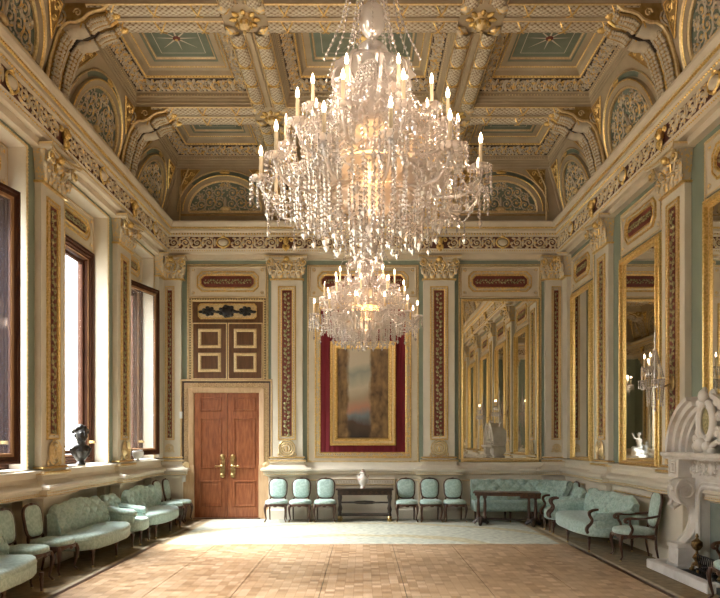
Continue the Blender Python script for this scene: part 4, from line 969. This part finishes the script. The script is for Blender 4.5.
b.ell((0, -.098, .43), (.024, .012, .008), K, 8, 5); b.ell((0, -.09, .405), (.022, .02, .018), K, 8, 5)
for s in (-1, 1): b.ell((s*.03, -.092, .495), (.024, .012, .008), K, 8, 5); b.ell((s*.073, 0, .465), (.012, .022, .03), K, 8, 5); b.ell((s*.035, -.075, .45), (.022, .02, .022), K, 8, 5)
random.seed(3)
for i in range(70):
    t = random.uniform(0, 2*pi); ph = random.uniform(.05, 1.35); x, y, z = .078*sin(ph)*cos(t), .088*sin(ph)*sin(t)-.0, .485+.095*cos(ph)
    if y < -.06 and z < .53: continue
    b.ell((x, y+.005, z), random.uniform(.022, .032), K, 7, 5)
b.T = Matrix()
sculpt('bust', b, 'dark bronze bust of a curly-haired head on the sill of the middle window', 'bust', (-4.78, 11.38, 1.44), QL-.75, .009).scale = (1.1, 1.1, 1.1)
b = MB(); b.lathe([(.05, 0), (.055, .012), (.03, .03), (.03, .05), (.09, .08), (.115, .14), (.12, .2), (.10, .215), (.10, .235), (.09, .23), (.0, .2)], 'white_marble', seg=20)
o = b.build('urn', loc=(-4.74, 14.15, 1.412), smooth=50); tag(o, 'small white urn on the sill of the far window near the door', 'urn')
def figure(b, x, y, z, h, K, rz=0):
    """draped seated figure, arm raised"""
    T0 = b.T.copy(); b.T = T0 @ TR(x, y, z) @ RZ(rz) @ SC(h, h, h)
    b.ell((0, .02, .30), (.13, .13, .10), K, 12, 8); b.tube([(0, .03, .3), (0, .0, .45), (.01, -.01, .60), (0, 0, .70)], [.12, .09, .11, .05], K, 12); b.tube([(0, 0, .68), (0, -.01, .77)], .035, K, 8); b.ell((0, -.02, .83), (.055, .065, .075), K, 12, 8); b.ell((0, .02, .86), (.06, .06, .06), K, 8, 6)
    for s in (-1, 1): b.tube([(s*.07, 0, .30), (s*.09, -.24, .30), (s*.08, -.24, .12), (s*.07, -.26, .01)], [.08, .06, .045, .035], K, 9); b.ell((s*.07, -.3, .02), (.03, .06, .02), K, 8, 5)
    b.tube([(-.11, 0, .65), (-.2, -.04, .55), (-.22, -.14, .5)], [.04, .033, .022], K, 8); b.ell((-.22, -.17, .5), .026, K, 7, 5)
    b.tube([(.11, 0, .65), (.22, -.03, .68), (.27, -.08, .85)], [.04, .033, .02], K, 8); b.ell((.27, -.09, .88), .026, K, 7, 5)
    b.tube([(.05, -.1, .33), (.16, -.1, .2), (.2, -.02, .02)], [.08, .07, .06], K, 8); b.ell((0, .05, .12), (.2, .17, .13), K, 12, 8); b.T = T0
b = MB(); K = 'white_marble'; b.box(-.5, .5, -.4, .4, 0, .12, K); figure(b, 0, 0, .1, 1.25, K); figure(b, -.42, .1, .1, .75, K, -.6); b.ell((.35, .05, .25), (.2, .2, .22), K, 12, 8)
STAT = (-4.2, -1.6)
root = empty('marble_group', (*STAT, 0)); tag(root, 'white marble group of seated figures on a plinth, seen in the right wall mirror', 'statue')
s_ = MB(); s_.box(-.55, .55, -.45, .45, 0, .12, 'marble'); s_.box(-.5, .5, -.4, .4, .12, .9, 'marble'); s_.box(-.56, .56, -.46, .46, .9, 1.0, 'marble'); s_.build('plinth', root, bevel=.01)
sculpt('figures', b, None, None, (0, 0, .99), .5, .022, K, root)

# ---- fireplace
FY = 8.695; r = empty('fireplace', (W-.02, FY, 0), QR); tag(r, 'white carved marble fireplace with scrolled jambs and a broken arch pediment', 'fireplace'); K = 'marble'
b = MB(); b.box(-1.13, .60, -.66, -.54, .0, .13, K, .012)
for x in (-1.13, .48): b.box(x, x+.12, -.545, -.49 if x > 0 else .0, .0, .13, K, .012)
b.build('hearth_kerb', r); b = MB(); b.box(-1.01, .88, -.54, .0, .0, .08, 'soot'); b.build('hearth_slab', r)
b = MB()
for s in (-1, 1): b.box(*sorted((s*.62, s*.50)), -.20, 0, .08, 1.36, K); b.box(*sorted((s*.86, s*.60)), -.06, 0, .08, 1.36, K)
b.box(-.5, .5, -.2, 0, 1.22, 1.36, K); b.box(-.82, .82, -.26, 0, 1.34, 1.60, K)
A = [(.5*cos(t*pi/2/6+0)*1, 0) for t in range(7)]
for s in (-1, 1):                                    # rounded upper corners of the opening
    pts = [(s*.50, 1.23), (s*.50, 1.04)]+[(s*(.50-.18*(1-cos(t*pi/16))), 1.04+.18*sin(t*pi/16)) for t in range(1, 9)]
    n = len(pts); b.add([(x, y, z) for y in (-.2, 0) for x, z in pts], [tuple(range(n)), tuple(range(n, 2*n))]+[(i, (i+1) % n, n+(i+1) % n, n+i) for i in range(n)], K)
edge = [(-.50, .08), (-.50, 1.04)]+[(-(.50-.18*(1-cos(t*pi/12))), 1.04+.18*sin(t*pi/12)) for t in range(1, 7)]; edge += [(-x, z) for x, z in edge[::-1]]
b.tube([(x, -.205, z) for x, z in edge], .03, K, 7); b.tube([(x*1.13, -.2, z+.06 if z > .1 else z) for x, z in edge], .018, K, 6)
b.build('surround', r, smooth=35)
b = MB(); b.box(-.48, .48, -.06, .0, .08, 1.24, 'hearth_board'); b.build('fireback', r)
for s in (-1, 1):                                    # scrolled console jambs on plinths
    b = MB(); x = s*.72; path = [(-.33, 1.22), (-.42, 1.12), (-.42, 1.0), (-.34, .88), (-.24, .84), (-.17, .78), (-.20, .66), (-.29, .55), (-.31, .47)]
    v = []; Pn = [(-.0, 1.34), (-.36, 1.34), (-.46, 1.29), (-.505, 1.20), (-.50, 1.09), (-.44, 1.0), (-.36, .96), (-.29, .965), (-.235, .91), (-.205, .81), (-.21, .70), (-.25, .59), (-.33, .49), (-.38, .43), (0, .42)]
    n = len(Pn)
    b.add([(x+q, y+.04, z) for q in (-.11, .11) for y, z in Pn], [tuple(range(n)), tuple(range(n, 2*n))]+[(i, (i+1) % n, n+(i+1) % n, n+i) for i in range(n)], K)
    for q in (-.115, .115):
        b.tube([(x+q, -.33+(-y_), z_) for y_, _, z_ in spiral(0, 1.16, .13, 1.6, pi/2, 1, 18)], [.026-.0008*i for i in range(19)], K, 6)
        b.tube([(x+q, y+.04, z) for y, z in Pn[1:-1]], .02, K, 6)
    b.tube([(x-.125, -.40, 1.04), (x-.13, -.44, .95), (x-.12, -.40, .90), (x-.12, -.33, .95), (x-.125, -.30, 1.05), (x-.12, -.27, 1.14)], [.03, .042, .036, .04, .034, .02], K, 7)
    for i in range(5): b.ell((x, -.50+.012*i*i*.6, 1.28-.055*i), (.05, .02, .022), K, 8, 5)
    b.box(x-.14, x+.14, -.46, 0, .08, .38, K, .012); b.box(x-.155, x+.155, -.475, 0, .36, .43, K, .012); b.box(x-.16, x+.16, -.48, 0, .08, .14, K, .01); b.build('jamb', r, smooth=40)
b = MB(); b.box(-.93, .93, -.50, 0, 1.60, 1.64, K, .01); b.box(-.97, .97, -.54, 0, 1.635, 1.69, K, .015)
for s in (-1, 1): b.box(s*.72-.15, s*.72+.15, -.46, 0, 1.34, 1.62, K, .01); b.frame(s*.72-.1, s*.72+.1, 1.39, 1.57, [(0, .46), (.01, .475), (.02, .462)], K); b.ell((s*.72, -.47, 1.48), (.05, .02, .06), K, 8, 5)
b.beads((-.92, -.505, 1.605), (.92, -.505, 1.605), .045, .014, K); b.build('mantel_shelf', r, smooth=35)
RM = rinceau(.38, .2, K, .016); b = MB(); b.panel(-.57, .57, 1.38, 1.58, .265, K); run(b, RM, .38, -.57, .57, 1.48, .27); b.ell((0, -.28, 1.48), (.08, .05, .09), K, 10, 6); b.build('carved_frieze', r, smooth=40)
b = MB()                                            # broken segmental pediment
for s in (-1, 1):
    for R1, R2, yy in ((.95, .88, .47), (.89, .79, .41), (.80, .72, .35), (.73, .66, .29)):
        ts = [.0+i*1.22/14 for i in range(15)]
        pp = [(s*R1*cos(t), 1.69+R1*.84*sin(t)) for t in ts]+[(s*R2*cos(t), 1.69+R2*.84*sin(t)) for t in ts[::-1]]; m_ = 30
        b.add([(x, y, z) for y in (-yy, 0) for x, z in pp], [(i, i+1, 28-i, 29-i) for i in range(14)]+[(i, (i+1) % m_, m_+(i+1) % m_, m_+i) for i in range(m_)], K)
    b.beads((s*.64, -.2, 1.72), (s*.30, -.2, 2.2), .07, .025, K)
    pts = [(s*.9*cos(t), 1.69+.72*sin(t)) for t in [i*1.15/10 for i in range(11)]]+[(s*.12, 1.69+.2), (s*.12, 1.69)]
    n = len(pts); b.add([(x, y, z) for y in (-.17, 0) for x, z in pts], [tuple(range(n)), tuple(range(n, 2*n))]+[(i, (i+1) % n, n+(i+1) % n, n+i) for i in range(n)], K)
    b.merge(RM, TR(s*.38, -.18, 1.86) @ SC(s, 1, .9) @ TR(-.12, 0, 0))
b.build('pediment', r, smooth=40)
b = MB(); zc = 2.10
b.tube([(.185*cos(t*pi/12), -.36, zc+.25*sin(t*pi/12)) for t in range(24)], .045, K, 8, True); b.tube([(.13*cos(t*pi/12), -.37, zc+.19*sin(t*pi/12)) for t in range(24)], .018, K, 6, True)
b.ell((0, -.26, zc), (.2, .1, .27), K, 14, 8)
for s in (-1, 1):
    for (x, z, r_) in ((.22, .24, .07), (.26, .05, .06), (.25, -.15, .08), (.12, .34, .06), (.33, -.22, .05)): b.tube(spiral(s*x, zc+z, r_, 1.3, 0, s, 10, -.34), .026, K, 5); b.ell((s*x, -.32, zc+z), (r_*.8, .05, r_*.8), K, 8, 5)
    b.ell((s*.13, -.42, 1.78), (.06, .06, .07), K, 9, 7); b.ell((s*.16, -.38, 1.72), (.07, .06, .06), K, 9, 6); b.tube([(s*.1, -.4, 1.74), (s*.28, -.36, 1.84), (s*.36, -.32, 1.78)], [.04, .03, .015], K, 7)
b.ell((0, -.40, zc+.33), (.08, .06, .09), K, 9, 6); b.ell((0, -.44, 1.80), (.07, .08, .09), K, 10, 7); b.ell((0, -.38, 2.50), (.04, .04, .05), K, 8, 5); c_ = b.build('cartouche', r, smooth=60)
b = MB(); b.ell((0, -.345, zc), (.12, .03, .18), 'leaf_green', 14, 7); b.build('oval_boss', c_, smooth=60)
# andirons and fire basket
def andiron(x, label):
    r = empty('andiron', (W-.02-.30, FY-x, .081), QR); r.scale = (.82, .82, .82); tag(r, label, 'andiron', 'brass andirons on the hearth')
    b = MB(); b.lathe([(.05, .10), (.085, .12), (.06, .15), (.03, .17), (.05, .2), (.075, .24), (.05, .28), (.022, .31), (.022, .35), (.06, .38), (.09, .43), (.085, .50), (.04, .53), (.02, .56), (.03, .58), (.02, .61), (0, .64)], 'old_brass', seg=16)
    b.build('finial', r, smooth=50)
    for s in (-1, 1): b = MB(); b.tube([(s*.03, 0, .13), (s*.09, -.01, .12), (s*.13, -.01, .06), (s*.12, -.02, .02)], [.04, .035, .03, .03], 'old_brass', 8); b.ell((s*.12, -.03, .03), (.045, .045, .03), 'old_brass', 8, 5); b.build('leg', r, smooth=50)
    b = MB(); b.box(-.015, .015, .0, .16, .09, .12, 'black_iron'); b.build('billet_bar', r)
andiron(-.36, 'brass andiron with ball finial on the far side of the hearth'); andiron(.36, 'brass andiron with ball finial on the near side of the hearth')
r = empty('fire_basket', (W-.24, FY, .081), QR); tag(r, 'black iron fire basket standing in the fireplace opening between the andirons', 'fire basket')
b = MB()
for i in range(9): b.tube([(-.2+i*.05, -.12, .06), (-.22+i*.055, -.15, .26)], .008, 'black_iron', 5)
b.box(-.23, .23, -.16, .12, .06, .08, 'black_iron'); b.tube([(-.23, -.15, .26), (.23, -.15, .26)], .01, 'black_iron', 5)
b.build('grate', r)
for x in (-.2, .2):
    for y in (-.12, .1): b = MB(); b.box(x-.012, x+.012, y-.012, y+.012, 0, .07, 'black_iron'); b.build('leg', r)

# ---- crystal
def strand(b, pts, sp, r, k=1.25, drop=0):
    """beads strung along a polyline"""
    last = Vector(pts[0]); b.tube(pts, .0035, 'crystal', 3); b.oct(tuple(last), r, 'crystal', k)
    for p in pts[1:]:
        p = Vector(p); d = (p-last).length; n = int(d/sp)
        for i in range(1, n+1): b.oct(tuple(last.lerp(p, i/n)), r, 'crystal', k)
        last = p if n else last
    if drop: x, y, z = pts[-1]; b.oct((x, y, z-drop*1.1), drop*.5, 'crystal', 1.9)
def pol(r_, a, z): return (r_*cos(a), r_*sin(a), z)
def glass_bowl(b, r_, z, h, flip=1, lobes=10, mt='crystal'):
    prof = [(.02, 0), (r_*.5, h*.15*flip), (r_*.85, h*.5*flip), (r_, h*flip), (r_*1.02, h*1.04*flip)]
    v = []; n = 20
    for rr, zz in prof:
        for i in range(n): a = 2*pi*i/n; q = rr*(1+.06*cos(lobes*a)); v.append((q*cos(a), q*sin(a), z+zz))
    b.add(v, [(k*n+i, k*n+(i+1) % n, k*n+n+(i+1) % n, k*n+n+i) for k in range(len(prof)-1) for i in range(n)], mt)
def chandelier(label, loc, ztop):
    r = empty('crystal_chandelier', loc); tag(r, label, 'chandelier', 'crystal chandeliers')
    b = MB(); b.tube([(0, 0, 5.3), (0, 0, ztop)], .012, 'brass', 6)
    z = 5.5
    while z < ztop-.2: b.lathe([(.014, -.1), (.035, -.06), (.02, -.02), (.04, .03), (.016, .1)], 'crystal', (0, 0, z), 10); z += .26
    b.lathe([(.1, 0), (.14, -.03), (.16, -.07), (.06, -.1), (.02, -.14)], 'gold', (0, 0, ztop), 14); b.build('rod', r, smooth=50)
    b = MB(); b.lathe([(.02, 3.55), (.06, 3.62), (.03, 3.7), (.05, 3.8), (.1, 3.88), (.12, 3.93), (.05, 4.0), (.05, 4.3), (.07, 4.36), (.03, 4.42), (.06, 4.5), (.14, 4.58), (.19, 4.68), (.17, 4.78), (.08, 4.85), (.04, 4.9), (.06, 4.98), (.1, 5.06), (.12, 5.14), (.05, 5.2), (.03, 5.22), (.08, 5.27), (.115, 5.36), (.10, 5.46), (.04, 5.52)], 'crystal', seg=16)
    b.build('glass_stem', r, smooth=50)
    b = MB(); b.lathe([(.02, 3.98), (.12, 3.985), (.20, 4.03), (.25, 4.11), (.26, 4.18)], 'bowl_glow', seg=16); b.build('lit_bowl', r, smooth=50)
    b = MB(); glass_bowl(b, .34, 5.02, -.10); b.build('crown_dish', r, smooth=50)
    b = MB(); glass_bowl(b, .30, 4.36, .08); b.build('glass_bowl', r, smooth=50)
    b = MB(); glass_bowl(b, .34, 3.78, .10); b.build('glass_bowl', r, smooth=50)
    # hooked scroll arms round the crown
    for k in range(8):
        a = k*pi/4+.2; b = MB(); b.tube(*smoothed([pol(.06, a, 4.55), pol(.22, a, 4.62), pol(.33, a, 4.8), pol(.30, a, 4.96), pol(.22, a, 5.0), pol(.18, a, 4.93)], .016), 'crystal', 6); b.build('crook', r, smooth=60)
    # strands fanning down from the rod
    for k in range(16):
        a = 2*pi*k/16; b = MB(); z1 = 6.5 if k % 2 else 6.1
        strand(b, [pol(.10 if k % 2 else .03, a, z1), pol(.15 if k % 2 else .08, a, 5.8), pol(.27 if k % 2 else .16, a, 5.3), pol(.42 if k % 2 else .24, a, 4.96)], .046, .014, 1.3); b.build('crystal_strand', r)
    CUR = [('crystal_canopy', 26, [(.09, 4.98), (.13, 4.84), (.22, 4.62), (.40, 4.48), (.60, 4.40)], 0), ('bead_curtain', 40, [(.60, 4.40), (.58, 4.2), (.56, 3.95)], 0), ('inner_curtain', 22, [(.34, 4.70), (.36, 4.5), (.34, 4.25)], 0)]
    CUR += [('bead_curtain', n, [(R_*1.03, z0), (R_, z1)], .05) for R_, n, z0, z1 in ((.74, 36, 4.02, 3.84), (.64, 38, 4.02, 3.74), (.53, 34, 3.98, 3.67), (.42, 28, 3.96, 3.62), (.30, 20, 3.94, 3.58), (.17, 12, 3.92, 3.53))]
    for nm, n, P_, jt in CUR:
        b = MB()
        for k in range(n):
            a = 2*pi*k/n+random.uniform(-.03, .03); dz = random.uniform(-jt, jt)
            strand(b, [pol(q, a, z+(dz if i else 0)) for i, (q, z) in enumerate(P_)], .034, .0148, 1.3, .035 if nm != 'crystal_canopy' else 0)
        b.build(nm, r)['kind'] = 'stuff'
    b = MB(); b.lathe([(.60, 3.99), (.61, 4.0), (.60, 4.01), (.59, 4.0), (.60, 3.99)], 'crystal', seg=32)
    for k in range(8): b.tube([pol(.05, k*pi/4, 4.0), pol(.60, k*pi/4, 4.0)], .005, 'crystal', 4)
    b.build('ring', r, smooth=50)
    b = MB()
    for k in range(26):
        a = 2*pi*k/26; R_ = .57 if k % 2 else .40; z = 3.80 if k % 2 else 3.72
        strand(b, [pol(R_, a, z), pol(R_, a, z-.16)], .035, .013, 1.3); b.oct(pol(R_, a, z-.22), .026, 'crystal', 1.8)
    strand(b, [(0, 0, 3.6), (0, 0, 3.52)], .03, .02); b.ell((0, 0, 3.47), (.045, .045, .05), 'crystal', 10, 6); b.build('drops', r)['kind'] = 'stuff'
    # candle arms in three tiers
    unlit = {5, 17}; n_ = 0; proto = {}
    for tier, (cnt, R_, zp, off) in enumerate(((12, .92, 3.98, .13), (10, .72, 4.30, .0), (8, .52, 4.53, .39))):
        for k in range(cnt):
            a = 2*pi*k/cnt+off
            b = MB(); z0 = zp-.02
            b.tube(*smoothed([(.12, 0, z0+.03), (.3*R_/.9, 0, z0-.02), (.55*R_/.9, 0, z0-.14), (.78*R_/.9, 0, z0-.15), (R_*.98, 0, z0-.06), (R_, 0, z0)], .014), 'crystal', 7)
            b.lathe([(.012, -.05), (.03, -.02), (.02, 0), (.035, .01)], 'crystal', (R_, 0, zp), 8)
            arm = b.build('candle_arm', r, smooth=60, rot=(0, 0, a)) if tier not in proto else None
            if tier not in proto:
                proto[tier] = arm
                b = MB(); b.T = TR(R_, 0, 0); glass_bowl(b, .085, zp-.0, .03, 1, 8); b.build('drip_pan', arm, smooth=60)
                b = MB(); b.T = TR(R_, 0, 0)
                for q in range(10): c = 2*pi*q/10; L_ = .10 if q % 2 else .16; strand(b, [pol(.085, c, zp+.015), pol(.085, c, zp+.015-L_)], .034, .0125, 1.3, .028)
                b.build('bead_fringe', arm)['kind'] = 'stuff'
                b = MB(); b.lathe([(.014, .02), (.0155, .03), (.0155, .20), (.01, .21)], 'candle_cream', (R_, 0, zp), 8); b.build('candle_tube', arm, smooth=40)
                b = MB(); b.lathe([(.007, .205), (.014, .225), (.0165, .245), (.011, .27), (.002, .295)], 'bulb_glow', (R_, 0, zp), 10); b.build('bulb', arm, smooth=60)
            else:
                arm = dup(proto[tier], r); arm.rotation_euler = (0, 0, a)
            if n_ in unlit:
                for ch_ in [x for x in C.objects if x.parent == arm and x.name.startswith('bulb')]:
                    ch_.data = ch_.data.copy(); ch_.data.materials[0] = MATS['bulb_unlit']; ch_.name = 'bulb'
            else:
                if n_ % 2 == 0:
                    l = bpy.data.lights.new('candle_light', 'POINT'); l.energy = BULB_W*2; l.color = (1, .73, .54); l.shadow_soft_size = .03
                    lo = bpy.data.objects.new('candle_light', l); C.objects.link(lo); lo.parent = arm; lo.location = (R_, 0, zp+.31)
            n_ += 1
        # swags hung between neighbouring pans
        for k in range(cnt):
            a = 2*pi*k/cnt+off; da = 2*pi/cnt; b = MB(); sag = .16 if tier == 0 else .12
            strand(b, [pol(R_*(1-.04*sin(pi*t/8)), a+da*t/8, zp-.02-sag*sin(pi*t/8)) for t in range(9)], .03, .0125, 1.2); b.build('crystal_swag', r); b = MB()
            if tier < 2:
                strand(b, [pol(R_*.97, a+da/2, zp-.2), pol(R_*.97, a+da/2, zp-.30)], .03, .012, 1.2); b.oct(pol(R_*.97, a+da/2, zp-.345), .022, 'crystal', 1.9); b.build('crystal_drop', r); b = MB()
                strand(b, [pol(R_*(1-.5*t/6), a+.05, zp-.02+(.42*t/6-.28*sin(pi*t/6))) for t in range(7)], .034, .0125, 1.2)
            else: strand(b, [pol(R_*(1-.6*t/6), a, zp-.02+.5*(t/6)**1.6) for t in range(7)], .034, .0125, 1.2)
            b.build('bead_string', r)
    l = bpy.data.lights.new('bowl_light', 'POINT'); l.energy = 8; l.color = (1, .6, .3); l.shadow_soft_size = .08
    lo = bpy.data.objects.new('bowl_light', l); C.objects.link(lo); lo.parent = r; lo.location = (0, 0, 3.86)
    return r
ch1 = chandelier('huge crystal chandelier with lit candles hanging nearest in the middle of the hall', (.075, 5.63, 0), 8.90)
def dup_tree(o, parent=None):
    c = o.copy(); C.objects.link(c); c.parent = parent
    for x in KIDS.get(o.name, []): dup_tree(x, c)
    return c
KIDS = {}
for o in C.objects:
    if o.parent: KIDS.setdefault(o.parent.name, []).append(o)
ch2 = dup_tree(ch1); ch2.location = (.035, 11.765, 0); ch2.rotation_euler = (0, 0, .22); tag(ch2, 'smaller-looking far crystal chandelier hanging in front of the painting')
# girandoles on the right wall pilasters beside the fireplace
def girandole(label, loc):
    r = empty('crystal_sconce', loc, QR); tag(r, label, 'wall light', 'crystal wall sconces beside the fireplace')
    b = MB(); b.ell((0, -.02, 0), (.07, .03, .12), 'brass', 12, 6); b.tube([(0, -.03, 0), (0, -.16, -.06), (0, -.27, 0), (0, -.28, .1)], .014, 'brass', 7); b.lathe([(.02, .0), (.05, .04), (.025, .1), (.045, .16), (.02, .24), (.04, .3), (.015, .4), (.03, .46), (.008, .6), (.02, .64), (.002, .9)], 'crystal', (0, -.28, -.02), 10); b.build('stem', r, smooth=50)
    b = MB()
    for k in range(16): a = 2*pi*k/16; strand(b, [(.13*cos(a), -.28+.13*sin(a), .05), (.11*cos(a), -.28+.11*sin(a), -.2-.05*(k % 3))], .032, .013, 1.3, .03); strand(b, [(.02*cos(a), -.28+.02*sin(a), .5), (.12*cos(a), -.28+.12*sin(a), .1)], .034, .012, 1.3)
    strand(b, [(0, -.28, -.1), (0, -.28, -.34)], .035, .018, 1.3, .05); b.build('crystal_drops', r)['kind'] = 'stuff'
    for k, a in enumerate((-2.9, -2.2, -1.57, -.94, -.24)):
        z = .02 if k % 2 == 0 else .22; R_ = .25 if k % 2 == 0 else .18; x, y = R_*cos(a), -.28+R_*sin(a)*.8
        b = MB(); b.tube([(0, -.28, z-.04), (x*.5, -.28+(y+.28)*.5, z-.1), (x, y, z-.03), (x, y, z)], .010, 'crystal', 6); b.lathe([(.01, 0), (.05, .015), (.055, .02)], 'crystal', (x, y, z), 10)
        for q in range(8): c = q*pi/4; strand(b, [(x+.05*cos(c), y+.05*sin(c), z), (x+.05*cos(c), y+.05*sin(c), z-.07)], .03, .011, 1.3, .022)
        arm = b.build('candle_arm', r, smooth=50)
        b = MB(); b.lathe([(.012, .01), (.013, .16), (.008, .165)], 'candle_cream', (x, y, z), 8); b.build('candle_tube', arm)
        b = MB(); b.lathe([(.006, .16), (.012, .18), (.013, .195), (.002, .235)], 'bulb_glow' if k in (1, 3) else 'bulb_unlit', (x, y, z), 8); b.build('bulb', arm, smooth=50)
    return r
girandole('crystal wall sconce between the second mirror and the fireplace mirror', (W-.12, 10.17, 2.72)); girandole('crystal wall sconce on the camera side of the fireplace', (W-.12, 7.16, 2.72))
# pale stone building across the court
r = empty('stone_building', (-15, 8, 0), pi/2); tag(r, 'pale stone building across the court, seen through the windows', 'building')
b = MB(); b.box(-16, 16, 0, .5, -4, 5.6, 'cream_white')
for z in (0.2, 5.2): b.box(-16, 16, -.25, 0, z, z+.3, 'cream_white')
b.build('facade', r)
for i in range(7): b = MB(); x = -12+i*4; b.box(x-.9, x+.9, -.04, .1, .9, 3.1, 'window_wood'); b.frame(x-1, x+1, .8, 3.2, [(0, .0), (0, .12), (.1, .12), (.12, .02)], 'cream_white'); b.box(x-.04, x+.04, -.07, 0, .9, 3.1, 'cream_white'); b.build('window', r)
b = MB(); b.box(-20, -W-1, -20, 30, -4.1, -4, 'cream_white'); o = b.build('courtyard'); o['kind'] = 'structure'
